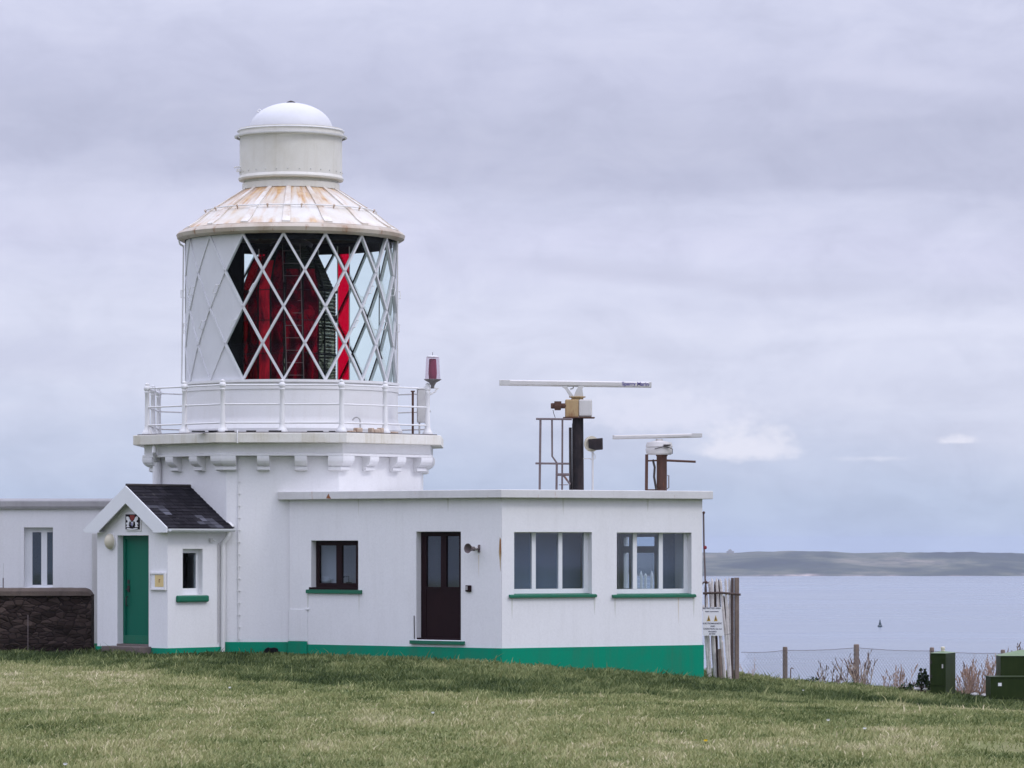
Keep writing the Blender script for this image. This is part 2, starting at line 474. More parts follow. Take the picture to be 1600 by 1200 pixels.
class MB:
    def __init__(self):
        self.v, self.f, self.attr, self.cur = [], [], [], 0.0

    def _add(self, vs, fs):
        b = len(self.v)
        self.v += [tuple(q) for q in vs]
        self.attr += [self.cur] * len(vs)
        self.f += [tuple(b + i for i in f) for f in fs]
        return self

    def box(self, fr, s0, s1, n0, n1, z0, z1):
        vs = [fr(s, n, z) for z in (z0, z1) for s, n in ((s0, n0), (s1, n0), (s1, n1), (s0, n1))]
        return self._add(vs, [(0, 3, 2, 1), (4, 5, 6, 7), (0, 1, 5, 4), (1, 2, 6, 5), (2, 3, 7, 6), (3, 0, 4, 7)])

    def prism(self, pts, z0, z1):
        n = len(pts)
        vs = [(p[0], p[1], z0) for p in pts] + [(p[0], p[1], z1) for p in pts]
        return self._add(vs, [tuple(range(n))[::-1], tuple(range(n, 2 * n))] + [(i, (i + 1) % n, n + (i + 1) % n, n + i) for i in range(n)])

    def extr(self, fr, poly, n0, n1):
        """polygon in (s,z) extruded along the normal n0..n1"""
        k = len(poly)
        vs = [fr(s, n0, z) for s, z in poly] + [fr(s, n1, z) for s, z in poly]
        return self._add(vs, [tuple(range(k))[::-1], tuple(range(k, 2 * k))] + [(i, (i + 1) % k, k + (i + 1) % k, k + i) for i in range(k)])

    def extr_s(self, fr, poly, s0, s1):
        """polygon in (n,z) extruded along s"""
        k = len(poly)
        vs = [fr(s0, n, z) for n, z in poly] + [fr(s1, n, z) for n, z in poly]
        return self._add(vs, [tuple(range(k))[::-1], tuple(range(k, 2 * k))] + [(i, (i + 1) % k, k + (i + 1) % k, k + i) for i in range(k)])

    def quad(self, a, b, c, d):
        return self._add([a, b, c, d], [(0, 1, 2, 3)])

    def lathe(self, prof, c, seg=48, cap=True, phase=0.0, a0=0.0, a1=2 * PI):
        """prof: [(r,z)...] bottom to top about centre c=(x,y)"""
        full = abs(a1 - a0 - 2 * PI) < 1e-6
        cols = seg if full else seg + 1
        vs = []
        for r, z in prof:
            for i in range(cols):
                a = a0 + phase + (a1 - a0) * i / seg
                vs.append((c[0] + r * math.cos(a), c[1] + r * math.sin(a), z))
        fs = []
        for j in range(len(prof) - 1):
            for i in range(seg):
                k = (i + 1) % cols
                fs.append((j * cols + i, j * cols + k, (j + 1) * cols + k, (j + 1) * cols + i))
        if cap and full:
            if prof[0][0] > 1e-4:
                fs.append(tuple(range(cols))[::-1])
            if prof[-1][0] > 1e-4:
                fs.append(tuple(range((len(prof) - 1) * cols, len(prof) * cols)))
        return self._add(vs, fs)

    def tube(self, pts, r, seg=8, r1=None):
        pts = [Vector(p) for p in pts]
        n = len(pts)
        vs, fs = [], []
        up = None
        for i, p in enumerate(pts):
            t = (pts[min(i + 1, n - 1)] - pts[max(i - 1, 0)]).normalized()
            if up is None:
                ref = Vector((0, 0, 1)) if abs(t.z) < 0.9 else Vector((1, 0, 0))
                up = t.cross(ref).normalized()
            up = (up - t * up.dot(t)).normalized()
            w = t.cross(up)
            rr = r if r1 is None else r + (r1 - r) * i / max(1, n - 1)
            for k in range(seg):
                a = 2 * PI * k / seg
                vs.append(p + (up * math.cos(a) + w * math.sin(a)) * rr)
        for i in range(n - 1):
            for k in range(seg):
                fs.append((i * seg + k, i * seg + (k + 1) % seg, (i + 1) * seg + (k + 1) % seg, (i + 1) * seg + k))
        fs.append(tuple(range(seg))[::-1])
        fs.append(tuple(range((n - 1) * seg, n * seg)))
        return self._add(vs, fs)

    def bar(self, a, b, w, t):
        """rectangular bar from a to b (width w across, thickness t)"""
        a, b = Vector(a), Vector(b)
        d = (b - a).normalized()
        ref = Vector((0, 0, 1)) if abs(d.z) < 0.95 else Vector((0, 1, 0))
        x = d.cross(ref).normalized()
        y = x.cross(d)
        vs = [q + x * sx * w / 2 + y * sy * t / 2 for q in (a, b) for sx, sy in ((-1, -1), (1, -1), (1, 1), (-1, 1))]
        return self._add(vs, [(0, 1, 2, 3), (7, 6, 5, 4), (0, 4, 5, 1), (1, 5, 6, 2), (2, 6, 7, 3), (3, 7, 4, 0)])

    def ball(self, c, r, seg=12, sz=1.0):
        prof = [(r * math.sin(PI * k / 8), c[2] - r * sz * math.cos(PI * k / 8)) for k in range(9)]
        prof[0] = (1e-5, prof[0][1])
        prof[-1] = (1e-5, prof[-1][1])
        return self.lathe(prof, c, seg, cap=False)

    def build(self, name, mat, parent=None, smooth=False, bevel=0.0, merge=True, attr=None, sharp=40, org=None):
        me = bpy.data.meshes.new(name)
        off = Vector((0, 0, 0))
        if parent is not None:
            off = Vector(parent['_org']) if '_org' in parent else Vector((0, 0, 0))
        elif org is not None:
            off = Vector(org)
        me.from_pydata([Vector(q) - off for q in self.v], [], self.f)
        if attr:
            at = me.attributes.new(attr, 'FLOAT', 'POINT')
            at.data.foreach_set('value', self.attr)
        bm = bmesh.new()
        bm.from_mesh(me)
        if merge:
            bmesh.ops.remove_doubles(bm, verts=bm.verts, dist=1e-4)
            bmesh.ops.recalc_face_normals(bm, faces=bm.faces)
        bm.to_mesh(me)
        bm.free()
        me.materials.append(MATS[mat])
        if smooth:
            me.polygons.foreach_set('use_smooth', [True] * len(me.polygons))
            try:
                me.set_sharp_from_angle(angle=math.radians(sharp))
            except Exception:
                pass
        o = bpy.data.objects.new(name, me)
        COL.objects.link(o)
        if parent is not None:
            o.parent = parent
            o['_org'] = tuple(off)
        elif org is not None:
            o.location = off
            o['_org'] = tuple(off)
        if bevel:
            md = o.modifiers.new('bevel', 'BEVEL')
            md.width = bevel
            md.segments = 2
            md.limit_method = 'ANGLE'
        return o


def thing(name, label, cat, org, group=None):
    o = bpy.data.objects.new(name, None)
    o.location = org
    o.empty_display_size = 0.2
    COL.objects.link(o)
    o['_org'] = tuple(org)
    return tag(o, label, cat, group)


def tag(o, label=None, cat=None, group=None, kind=None):
    if label:
        o['label'] = label
    if cat:
        o['category'] = cat
    if group:
        o['group'] = group
    if kind:
        o['kind'] = kind
    return o


def lettering(text, size, loc, rot, mat, parent, ext=0.001, bold=0.0):
    cu = bpy.data.curves.new('lettering', 'FONT')
    cu.body = text
    cu.size = size
    cu.extrude = ext
    cu.offset = bold
    cu.align_x = 'CENTER'
    cu.align_y = 'CENTER'
    cu.materials.append(MATS[mat])
    tmp = bpy.data.objects.new('tmp_text', cu)
    COL.objects.link(tmp)
    bpy.context.view_layer.update()
    me = bpy.data.meshes.new_from_object(tmp.evaluated_get(bpy.context.evaluated_depsgraph_get()))
    me.name = 'lettering'
    bpy.data.objects.remove(tmp)
    o = bpy.data.objects.new('lettering', me)
    COL.objects.link(o)
    o.parent = parent
    o.location = Vector(loc) - Vector(parent['_org'])
    o.rotation_euler = rot
    return o


def wall_mesh(fr, s0, s1, z0, z1, thick, holes=(), m0=0.0, m1=0.0, zbot=None):
    """wall slab with rectangular openings; inner face mitred by m0/m1 at the ends"""
    mb = MB()
    ss = sorted({s0, s1, *[h[0] for h in holes], *[h[1] for h in holes]})
    zs = sorted({z0, z1, *[h[2] for h in holes], *[h[3] for h in holes]})

    def inner(s):
        return s + m0 if s == s0 else (s - m1 if s == s1 else s)

    def hole(a, b, c, d):
        return any(a >= h[0] - 1e-6 and b <= h[1] + 1e-6 and c >= h[2] - 1e-6 and d <= h[3] + 1e-6 for h in holes)

    solid = {}
    for i in range(len(ss) - 1):
        for j in range(len(zs) - 1):
            solid[i, j] = not hole(ss[i], ss[i + 1], zs[j], zs[j + 1])
    for (i, j), ok in solid.items():
        if not ok:
            continue
        a, b, c, d = ss[i], ss[i + 1], zs[j], zs[j + 1]
        ai, bi = inner(a), inner(b)
        mb.quad(fr(a, 0, c), fr(b, 0, c), fr(b, 0, d), fr(a, 0, d))
        mb.quad(fr(ai, -thick, c), fr(ai, -thick, d), fr(bi, -thick, d), fr(bi, -thick, c))
        if not solid.get((i - 1, j), False):
            mb.quad(fr(a, 0, c), fr(a, 0, d), fr(ai, -thick, d), fr(ai, -thick, c))
        if not solid.get((i + 1, j), False):
            mb.quad(fr(b, 0, c), fr(bi, -thick, c), fr(bi, -thick, d), fr(b, 0, d))
        if not solid.get((i, j - 1), False):
            mb.quad(fr(a, 0, c), fr(ai, -thick, c), fr(bi, -thick, c), fr(b, 0, c))
        if not solid.get((i, j + 1), False):
            mb.quad(fr(a, 0, d), fr(b, 0, d), fr(bi, -thick, d), fr(ai, -thick, d))
    return mb


# ------------------------------------------------------------------ terrain
def sstep(a, b, x):
    t = min(1.0, max(0.0, (x - a) / (b - a)))
    return t * t * (3 - 2 * t)


GX = [-30, -9, -5.5, -4.3, -2, -0.2, 1.7, 3.6, 5.4, 6.8, 8.3, 10, 14, 40]
GZ = [0.2, 0.06, 0.07, 0.05, 0.01, -0.04, -0.20, -0.37, -0.54, -0.65, -0.76, -0.87, -1.1, -2.0]


def ground_z(x, y):
    z = 0.10 + 0.55 * (1 - sstep(2, 24, y))
    k = sstep(40, 66, y)
    z += (float(np.interp(x, GX, GZ)) - 0.10) * k
    z += 0.035 * noise.noise(Vector((x * 0.35, y * 0.16, 3.1))) * sstep(5, 20, y) * (1 - 0.8 * k)
    z += 0.018 * noise.noise(Vector((x * 1.3, y * 0.7, 9.1)))
    return z


def edge_y(x):
    """line where the headland breaks away to the sea behind the building"""
    return 92 - 20.5 * sstep(1.5, 5.0, x) + 0.9 * noise.noise(Vector((x * 0.15, 4.4, 0))) + 30 * sstep(-14, -40, x)


def ground_full(x, y):
    z = ground_z(x, y)
    fall = max(0.0, y - edge_y(x), abs(x) - 120.0, -40.0 - y)
    if fall > 0:
        d = min(fall * fall * 0.09, fall * 1.35) + 0.6 * noise.noise(Vector((x * 0.3, y * 0.3, 0))) * min(1, fall / 6)
        z -= d
    return max(z, -48.0), fall


def build_ground():
    xs = sorted(set([-170, -150, -135, -120, -100, -80, -60, -50, -42, -36] + list(np.arange(-30, 30.1, 0.5)) + [36, 42, 50, 60, 80, 100, 120, 135, 150, 170]))
    ys = sorted(set([-100, -80, -60, -50, -44, -40, -30, -20, -10, 0, 5, 10, 15, 20] + list(np.arange(22, 100.1, 0.5)) + [103, 106, 110, 115, 120, 127, 135, 145, 160, 180]))
    vs, r, cl, fs = [], [], [], []
    for y in ys:
        for x in xs:
            z, fall = ground_full(float(x), float(y))
            vs.append((float(x), float(y), z))
            r.append(sstep(-1.2, 1.2, y - rough_edge(x) + 1.4 * noise.noise(Vector((x * 0.5, y * 0.3, 7)))))
            cl.append(sstep(4, 10, fall))
    nx = len(xs)
    for j in range(len(ys) - 1):
        for i in range(nx - 1):
            fs.append((j * nx + i, j * nx + i + 1, (j + 1) * nx + i + 1, (j + 1) * nx + i))
    me = bpy.data.meshes.new('ground')
    me.from_pydata(vs, [], fs)
    for nm, arr in (('rough', r), ('cliff', cl)):
        at = me.attributes.new(nm, 'FLOAT', 'POINT')
        at.data.foreach_set('value', arr)
    me.polygons.foreach_set('use_smooth', [True] * len(me.polygons))
    me.materials.append(MATS['turf'])
    o = bpy.data.objects.new('ground', me)
    COL.objects.link(o)
    tag(o, kind='structure')


build_ground()


def build_grass():
    rng = np.random.default_rng(5)
    # candidate roots, density falling with distance
    X, Y = [], []
    bands = [(27, 33, 520), (33, 39, 430), (39, 46, 360), (46, 54, 300), (54, 62, 270), (62, 73, 250)]
    for y0, y1, dens in bands:
        half = 0.147 * y1 + 2.4
        n = int((y1 - y0) * 2 * half * dens)
        X.append(rng.uniform(-half, half, n))
        Y.append(rng.uniform(y0, y1, n))
    X, Y = np.concatenate(X), np.concatenate(Y)

    # smooth value noise on a lattice, vectorised
    def vnoise(x, y, sx, sy, seed):
        g = np.random.default_rng(seed).random((256, 256))
        fx, fy = x * sx + 64, y * sy + 64
        ix, iy = np.floor(fx).astype(int), np.floor(fy).astype(int)
        tx, ty = fx - ix, fy - iy
        tx, ty = tx * tx * (3 - 2 * tx), ty * ty * (3 - 2 * ty)
        a = g[ix % 256, iy % 256]
        b = g[(ix + 1) % 256, iy % 256]
        c = g[ix % 256, (iy + 1) % 256]
        d = g[(ix + 1) % 256, (iy + 1) % 256]
        return (a * (1 - tx) + b * tx) * (1 - ty) + (c * (1 - tx) + d * tx) * ty

    big = 0.6 * vnoise(X, Y, 0.28, 0.16, 1) + 0.4 * vnoise(X, Y, 0.8, 0.4, 2)
    mid = 0.6 * vnoise(X, Y, 2.0, 1.0, 3) + 0.4 * vnoise(X, Y, 5.0, 2.6, 4)
    edge = np.interp(X, BX, BY) + 2.4 * (vnoise(X, Y, 0.5, 0.3, 6) - 0.5)
    rough = np.clip((Y - edge + 0.7) / 1.4, 0, 1)
    # keep clear of buildings
    keep = np.ones(len(X), bool)
    for poly in KEEP_OUT:
        inside = np.zeros(len(X), bool)
        for i in range(len(poly)):
            x1, y1 = poly[i]
            x2, y2 = poly[(i + 1) % len(poly)]
            with np.errstate(divide='ignore', invalid='ignore'):
                c = ((y1 > Y) != (y2 > Y)) & (X < (x2 - x1) * (Y - y1) / (y2 - y1 + 1e-12) + x1)
            inside ^= c
        keep &= ~inside
    bare = (((X - px(1575, 37)) / 0.42) ** 2 + ((Y - 37.2) / 1.0) ** 2 < 1) & (rng.random(len(X)) < 0.85)
    keep &= ~bare
    X, Y, big, mid, rough = X[keep], Y[keep], big[keep], mid[keep], rough[keep]
    n = len(X)
    soft = np.log1p(np.exp(np.minimum(30, (X - 0.2) * 1.4))) / 1.4
    Z = np.array([ground_full(float(a), float(b))[0] for a, b in zip(X, Y)]) - 0.004
    h = (0.024 + 0.034 * mid ** 1.5 + 0.016 * rng.random(n)) * (1 - rough) + rough * (0.04 + 0.085 * mid ** 1.7 + 0.02 * rng.random(n))
    h *= np.where(rng.random(n) < 0.03, 1.9, 1.0)
    h *= 0.75 + 0.6 * vnoise(X, Y, 3.2, 1.6, 12)
    w = (0.0045 + 0.004 * rng.random(n)) * (1 + 0.012 * (Y - 28))
    az = rng.uniform(0, 2 * PI, n)
    lean = h * rng.uniform(0.25, 1.1, n)
    wind = 0.10
    lx, ly = np.cos(az) * lean + wind * h, np.sin(az) * lean
    fa = rng.uniform(-0.9, 0.9, n)     # width direction
    wx, wy = np.cos(fa) * w, np.sin(fa) * w
    tint = 0.56 + 0.68 * (big - 0.5) + 0.5 * (mid - 0.5) + rng.normal(0, 0.085, n)
    tuft = vnoise(X, Y, 3.2, 1.1, 11)
    tint = tint + np.where(tuft > 0.74, (tuft - 0.74) * 0.9, 0) - np.where(tuft < 0.2, (0.2 - tuft) * 0.8, 0)
    tint = tint - rough * 0.29 + np.where(rng.random(n) < 0.05, 0.3, 0) * (1 - 0.5 * rough)
    V = np.empty((n, 5, 3), np.float32)
    V[:, 0] = np.stack([X - wx, Y - wy, Z], 1)
    V[:, 1] = np.stack([X + wx, Y + wy, Z], 1)
    V[:, 2] = np.stack([X - wx * .8 + lx * .4, Y - wy * .8 + ly * .4, Z + h * .62], 1)
    V[:, 3] = np.stack([X + wx * .8 + lx * .4, Y + wy * .8 + ly * .4, Z + h * .62], 1)
    V[:, 4] = np.stack([X + lx, Y + ly, Z + h], 1)
    base = np.arange(n)[:, None] * 5
    li = np.concatenate([base + np.array([[0, 1, 3, 2]]), base + np.array([[2, 3, 4]])], 1).astype(np.int32).ravel()
    ls = (np.arange(n)[:, None] * 7 + np.array([[0, 4]])).astype(np.int32).ravel()
    me = bpy.data.meshes.new('grass')
    me.vertices.add(n * 5)
    me.vertices.foreach_set('co', V.ravel())
    me.loops.add(n * 7)
    me.loops.foreach_set('vertex_index', li)
    me.polygons.add(n * 2)
    me.polygons.foreach_set('loop_start', ls)
    me.update(calc_edges=True)
    at = me.attributes.new('tint', 'FLOAT', 'POINT')
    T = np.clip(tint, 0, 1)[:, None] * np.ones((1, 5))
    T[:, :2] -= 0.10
    at.data.foreach_set('value', np.clip(T, 0, 1).astype(np.float32).ravel())
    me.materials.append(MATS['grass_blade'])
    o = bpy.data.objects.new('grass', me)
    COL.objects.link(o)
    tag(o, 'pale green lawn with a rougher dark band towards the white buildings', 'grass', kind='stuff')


KEEP_OUT = []

# sea: one sheet to the horizon, hidden behind the far land
mb = MB()
xs = [-9000, -3000, -800, -170, 170, 800, 3000, 9000]
ys = [-3000, -800, -100, 180, 600, 1500, 3500, 10500]
for i in range(7):
    for j in range(7):
        mb.quad((xs[i], ys[j], -42), (xs[i + 1], ys[j], -42), (xs[i + 1], ys[j + 1], -42), (xs[i], ys[j + 1], -42))
tag(mb.build('sea', 'sea_water'), kind='structure')


def build_far_land():
    xs = np.concatenate([np.arange(-2600, -100, 60), np.arange(-100, 1000, 8), np.arange(1000, 4200, 60)])
    rows = 26
    vs, fs = [], []
    for j in range(rows):
        for x in xs:
            t = j / (rows - 1)
            shore = 4560 + 90 * noise.noise(Vector((x * 0.0011, 2.2, 0))) + 18 * noise.noise(Vector((x * 0.012, 5, 0)))
            y = shore + t * 900
            # skyline read from the photograph: higher to the left, gently lowering right
            u = x / y * F + 800
            top = float(np.interp(u, [900, 1100, 1160, 1230, 1290, 1360, 1450, 1530, 1600, 1800], [864, 863.5, 863.5, 860.5, 861.5, 864, 864, 863, 865, 865]))
            ridge = ZC + (HV - top) / F * (shore + 420)
            ridge += 1.6 * noise.noise(Vector((x * 0.02, 1.0, 0))) + 1.0 * noise.noise(Vector((x * 0.07, 3.0, 0)))
            prof = 1 - (1 - min(1, t / 0.47)) ** 1.7 if t < 0.47 else 1 - 0.35 * (t - 0.47)
            z = -43.0 + (ridge + 43.0) * prof
            z += (2.6 * noise.noise(Vector((x * 0.008, y * 0.012, 1))) + 1.2 * noise.noise(Vector((x * 0.03, y * 0.03, 4)))) * min(1, t * 6) * (1 - abs(t - .25))
            vs.append((float(x), float(y), float(z)))
    nx = len(xs)
    for j in range(rows - 1):
        for i in range(nx - 1):
            fs.append((j * nx + i, j * nx + i + 1, (j + 1) * nx + i + 1, (j + 1) * nx + i))
    me = bpy.data.meshes.new('far_headland')
    me.from_pydata(vs, [], fs)
    me.polygons.foreach_set('use_smooth', [True] * len(me.polygons))
    me.materials.append(MATS['far_land'])
    o = bpy.data.objects.new('far_hills', me)
    COL.objects.link(o)
    tag(o, kind='structure')


build_far_land()

# small ruined tower / house on the far skyline
org = (px(1141, 4970), 4970.0, pz(864, 4970))
t = thing('distant_blockhouse', 'tiny pale blockhouse on the skyline of the far headland', 'building', org)
mb = MB()
fr = Fr((org[0], org[1]), (1, 0.2), (0.2, -1))
mb.box(fr, -4.5, 4.5, -3, 3, org[2] - 3, org[2] + 2.6)
mb.build('wall', 'coping', t)
mb = MB()
mb.extr(fr, [(-2.6, org[2] + 2.6), (1.8, org[2] + 2.6), (1.6, org[2] + 4.2), (-0.4, org[2] + 5.2), (-2.2, org[2] + 4.4)], -2, 2)
mb.build('roof', 'coping', t)

# ------------------------------------------------------------------ LIGHTHOUSE
YC = 72.0
XC = -4.44
TH = 0.0


def oct_pt(R, k):
    a = math.radians(-22.5 + 45 * k) - TH
    return (XC + R * math.sin(a), YC - R * math.cos(a))


def octagon(R):
    return [oct_pt(R, k) for k in range(8)]


LH = thing('lighthouse', 'white octagonal lighthouse tower with diamond-glazed lantern and rusty cone roof', 'lighthouse', (XC, YC, 0.1))
Z_SLAB, Z_SLABB, Z_BAND = 4.342, 4.151, 3.904
RT = 2.85
mb = MB()
mb.prism(octagon(RT), -0.6, Z_BAND)
mb.build('tower_wall', 'white_render', LH, bevel=0.02)
mb = MB()
mb.prism(octagon(RT + 0.03), -0.6, pz(1003, 69.35))
mb.build('plinth', 'green_paint', LH, bevel=0.01)
mb = MB()
mb.prism(octagon(3.06), Z_BAND + 0.05, Z_SLABB - 0.0)
mb.prism(octagon(3.10), Z_BAND, Z_BAND + 0.05)
mb.build('cornice', 'white_render', LH, bevel=0.01)
mb = MB()
mb.prism(octagon(3.29), Z_SLABB, Z_SLAB)
mb.build('gallery_slab', 'slab_paint', LH, bevel=0.012)
mb = MB()
mb.prism(octagon(3.2), Z_SLAB, Z_SLAB + 0.022)
mb.build('gallery_flashing', 'lead', LH)

# corbels: two between, one wide one wrapping each corner
CW = 0.235


def corbel_profile():
    zt = Z_BAND
    pts = [(0, zt), (0.235, zt), (0.235, zt - 0.05), (0.225, zt - 0.095), (0.19, zt - 0.145), (0.13, zt - 0.185), (0.085, zt - 0.2), (0.085, zt - 0.205), (0.11, zt - 0.21), (0.11, zt - 0.265), (0.07, zt - 0.285), (0, zt - 0.285)]
    return pts


side = 2 * RT * math.sin(math.radians(22.5))
for k in range(8):
    a, b = Vector(oct_pt(RT, k)), Vector(oct_pt(RT, k + 1))
    d = (b - a).normalized()
    n = Vector((d.y, -d.x))
    fr = Fr(a, d, n)
    for s in (side / 3, 2 * side / 3):
        m = MB()
        m.extr_s(fr, corbel_profile(), s - CW / 2, s + CW / 2)
        m.build('corbel', 'white_render', LH, bevel=0.006)
    # corner corbel: profile swept round the vertex with a mitre
    pa, pb = Vector(oct_pt(RT, k - 1)), a
    d0 = (pb - pa).normalized()
    n0 = Vector((d0.y, -d0.x))
    mit = (n0 + n).normalized() / math.cos(math.radians(22.5))
    m = MB()
    prof = corbel_profile()
    secs = []
    for base_, out_ in ((a - d0 * 0.2, n0), (a, mit), (a + d * 0.2, n)):
        secs.append([(*(base_ + out_ * q[0]), q[1]) for q in prof])
    kk = len(prof)
    vs = [p for s_ in secs for p in s_]
    fs = [tuple(range(kk))[::-1], tuple(range(2 * kk, 3 * kk))]
    for j in range(2):
        for i in range(kk):
            fs.append((j * kk + i, j * kk + (i + 1) % kk, (j + 1) * kk + (i + 1) % kk, (j + 1) * kk + i))
    m._add(vs, fs)
    m.build('corbel', 'white_render', LH, bevel=0.006)

# conductor cable with clips, running down the front face by the left corner
fr = Fr(oct_pt(RT, 0), Vector(oct_pt(RT, 1)) - Vector(oct_pt(RT, 0)), (math.sin(-TH), -math.cos(TH)))
s = fr.s_at(372.5)
mb = MB()
mb.tube([fr(s, 0.012, -0.1), fr(s, 0.012, Z_BAND - 0.02)], 0.011, 6)
z = 0.35
while z < Z_BAND - 0.1:
    mb.box(fr, s - 0.015, s + 0.04, 0.0, 0.026, z, z + 0.016)
    z += 0.235
mb.build('cable', 'white_paint', LH)
# cable continuing over the slab edge
frs = Fr(oct_pt(3.29, 0), Vector(oct_pt(3.29, 1)) - Vector(oct_pt(3.29, 0)), (math.sin(-TH), -math.cos(TH)))
ss = frs.s_at(371)
mb = MB()
mb.tube([frs(ss, -0.18, Z_SLAB + 0.05), frs(ss, 0.0, Z_SLAB + 0.045), frs(ss, 0.018, Z_SLAB + 0.0), frs(ss, 0.018, Z_SLABB - 0.01)], 0.012, 6)
mb.build('cable', 'white_paint', LH)

# downpipe at the left with a pointed hopper, running in under the cornice
fl = Fr(oct_pt(RT, -1), Vector(oct_pt(RT, 0)) - Vector(oct_pt(RT, -1)), (-math.sin(math.radians(45) + TH), -math.cos(math.radians(45) + TH)))
s = fl.s_at(250)
mb = MB()
mb.tube([fl(s, 0.08, 0.05), fl(s, 0.08, pz(722, 71))], 0.085, 14)
mb.build('downpipe', 'white_render', LH, smooth=True)
mb = MB()
c = fl(fl.s_at(241, 0.32), 0.32, 0)
mb.lathe([(0.05, pz(708, 70.9)), (0.045, pz(703, 70.9)), (0.035, pz(699, 70.9)), (0.003, pz(693.5, 70.9))], (c.x, c.y), 12)
mb.tube([(c.x, c.y, pz(707, 70.9)), fl(s - 0.02, 0.1, pz(724, 71))], 0.035, 8)
mb.build('hopper', 'white_render', LH, smooth=True)

# lantern base wall (murette)
P72 = lambda v: pz(v, YC)
SC = YC / F        # metres per pixel at the axis
zb = Z_SLAB
z_gl0, z_gl1 = pz(592.5, YC - 2.12), pz(364, YC - 2.12)
mb = MB()
mb.lathe([(2.24, zb), (2.24, zb + 0.12), (2.20, zb + 0.2), (2.165, zb + 0.28), (2.15, zb + 0.36), (2.15, z_gl0 - 0.19), (2.165, z_gl0 - 0.185), (2.165, z_gl0 - 0.09), (2.15, z_gl0 - 0.085), (2.15, z_gl0 - 0.07), (2.19, z_gl0 - 0.05), (2.19, z_gl0), (1.9, z_gl0), (1.9, zb)], (XC, YC), 64)
mb.build('lantern_wall', 'white_paint', LH, smooth=True, sharp=25)
mb = MB()
mb.lathe([(1.89, z_gl0 - 0.6), (1.89, z_gl0 - 0.55)], (XC, YC), 32)
mb.build('lantern_floor', 'dark_metal', LH)

# scattered lifted flakes and rusty debris along the gallery edge are part of the flashing (real little lumps)
frf = Fr(oct_pt(3.2, 0), Vector(oct_pt(3.2, 1)) - Vector(oct_pt(3.2, 0)), (math.sin(-TH), -math.cos(TH)))
frr = Fr(oct_pt(3.2, 1), Vector(oct_pt(3.2, 2)) - Vector(oct_pt(3.2, 1)), (math.sin(math.radians(45) - TH), -math.cos(math.radians(45) - TH)))
mb = MB()
rs = random.Random(3)
for (f_, u0, u1) in ((frf, 300, 320), (frf, 326, 340), (frf, 352, 366), (frf, 385, 400), (frf, 420, 440), (frf, 480, 505), (frf, 514, 524)):
    s0, s1 = f_.s_at(u0, -.12), f_.s_at(u1, -.12)
    MB().box(f_, s0, s1, -0.2, -0.06, Z_SLAB + 0.022, Z_SLAB + 0.04 + rs.random() * 0.015).build('lead_flake', 'black_inside', LH)
mb = MB()
for (u0, u1, hh) in ((545, 556, 0.05), (557, 566, 0.15), (580, 584, 0.16), (584, 594, 0.12), (594, 599, 0.17), (612, 622, 0.06)):
    s0, s1 = frr.s_at(u0, -.1), frr.s_at(u1, -.1)
    MB().box(frr, s0, s1, -0.2, -0.08, Z_SLAB + 0.022, Z_SLAB + 0.02 + hh * 0.6).build('rusted_bracket', 'rust_pale', LH, bevel=0.015)
# hooked pipe rising behind the rail
s = frr.s_at(563, -0.35)
b0 = frr(s, -0.35, Z_SLAB)
pts = [b0, b0 + Vector((0, 0, 0.22))]
for k in range(9):
    a = k / 8 * PI * 0.95
    pts.append(b0 + Vector((-0.075 + 0.075 * math.cos(a), 0, 0.25 + 0.08 * math.sin(a))))
mb = MB()
mb.tube(pts, 0.016, 8)
mb.build('vent_pipe', 'grey_paint', LH, smooth=True)

# gallery railing: posts at the corners and half-way, three rails
RAIL = tuple(pz(v, 69.23) for v in (601.5, 631.5, 660.5))
RR = 3.0
RAILING = bpy.data.objects.new('gallery_railing', None)
COL.objects.link(RAILING)
RAILING.parent = LH
RAILING['_org'] = LH['_org']


def rail_post(name='post'):
    z0 = Z_SLAB + 0.02
    prof = [(0.105, z0), (0.105, z0 + 0.03), (0.085, z0 + 0.06), (0.06, z0 + 0.11), (0.052, z0 + 0.16), (0.047, z0 + 0.5), (0.043, RAIL[0] - 0.1), (0.055, RAIL[0] - 0.085), (0.055, RAIL[0] - 0.07), (0.045, RAIL[0] - 0.055),
            (0.062, RAIL[0] - 0.03), (0.068, RAIL[0]), (0.06, RAIL[0] + 0.035), (0.035, RAIL[0] + 0.06), (0.045, RAIL[0] + 0.075), (0.04, RAIL[0] + 0.095), (0.001, RAIL[0] + 0.115)]
    m = MB()
    m.lathe(prof, (0, 0), 14)
    return m


post0 = None
post_xy = []
for k in range(8):
    a, b = Vector(oct_pt(RR, k)), Vector(oct_pt(RR, k + 1))
    post_xy += [a, (a + b) / 2]
for i, q in enumerate(post_xy):
    if i in (5, 6):
        continue
    if post0 is None:
        post0 = rail_post().build('post', 'white_paint', None, smooth=True)
        o = post0
    else:
        o = post0.copy()
        COL.objects.link(o)
    o.parent = RAILING
    o.location = Vector((q.x, q.y, 0)) - Vector(LH['_org'])
    o['_org'] = LH['_org']
for z in RAIL:
    pts = [(*oct_pt(RR, k), z) for k in range(8)]
    mb = MB()
    for k in range(8):
        mb.tube([pts[k], pts[(k + 1) % 8]], 0.017, 8)
    mb.build('rail', 'white_paint', RAILING, smooth=True, merge=False)

# glazing lattice: nodes every 22.5 degrees, bars cross four half-diamonds high
RG = 2.10
A0 = math.radians(-0.4)
STEP = math.radians(11.25)
HROW = (z_gl1 - z_gl0) / 4.0


def node(i, r, R=RG):
    a = A0 + i * STEP
    return Vector((XC + R * math.sin(a), YC - R * math.cos(a), z_gl0 + r * HROW))


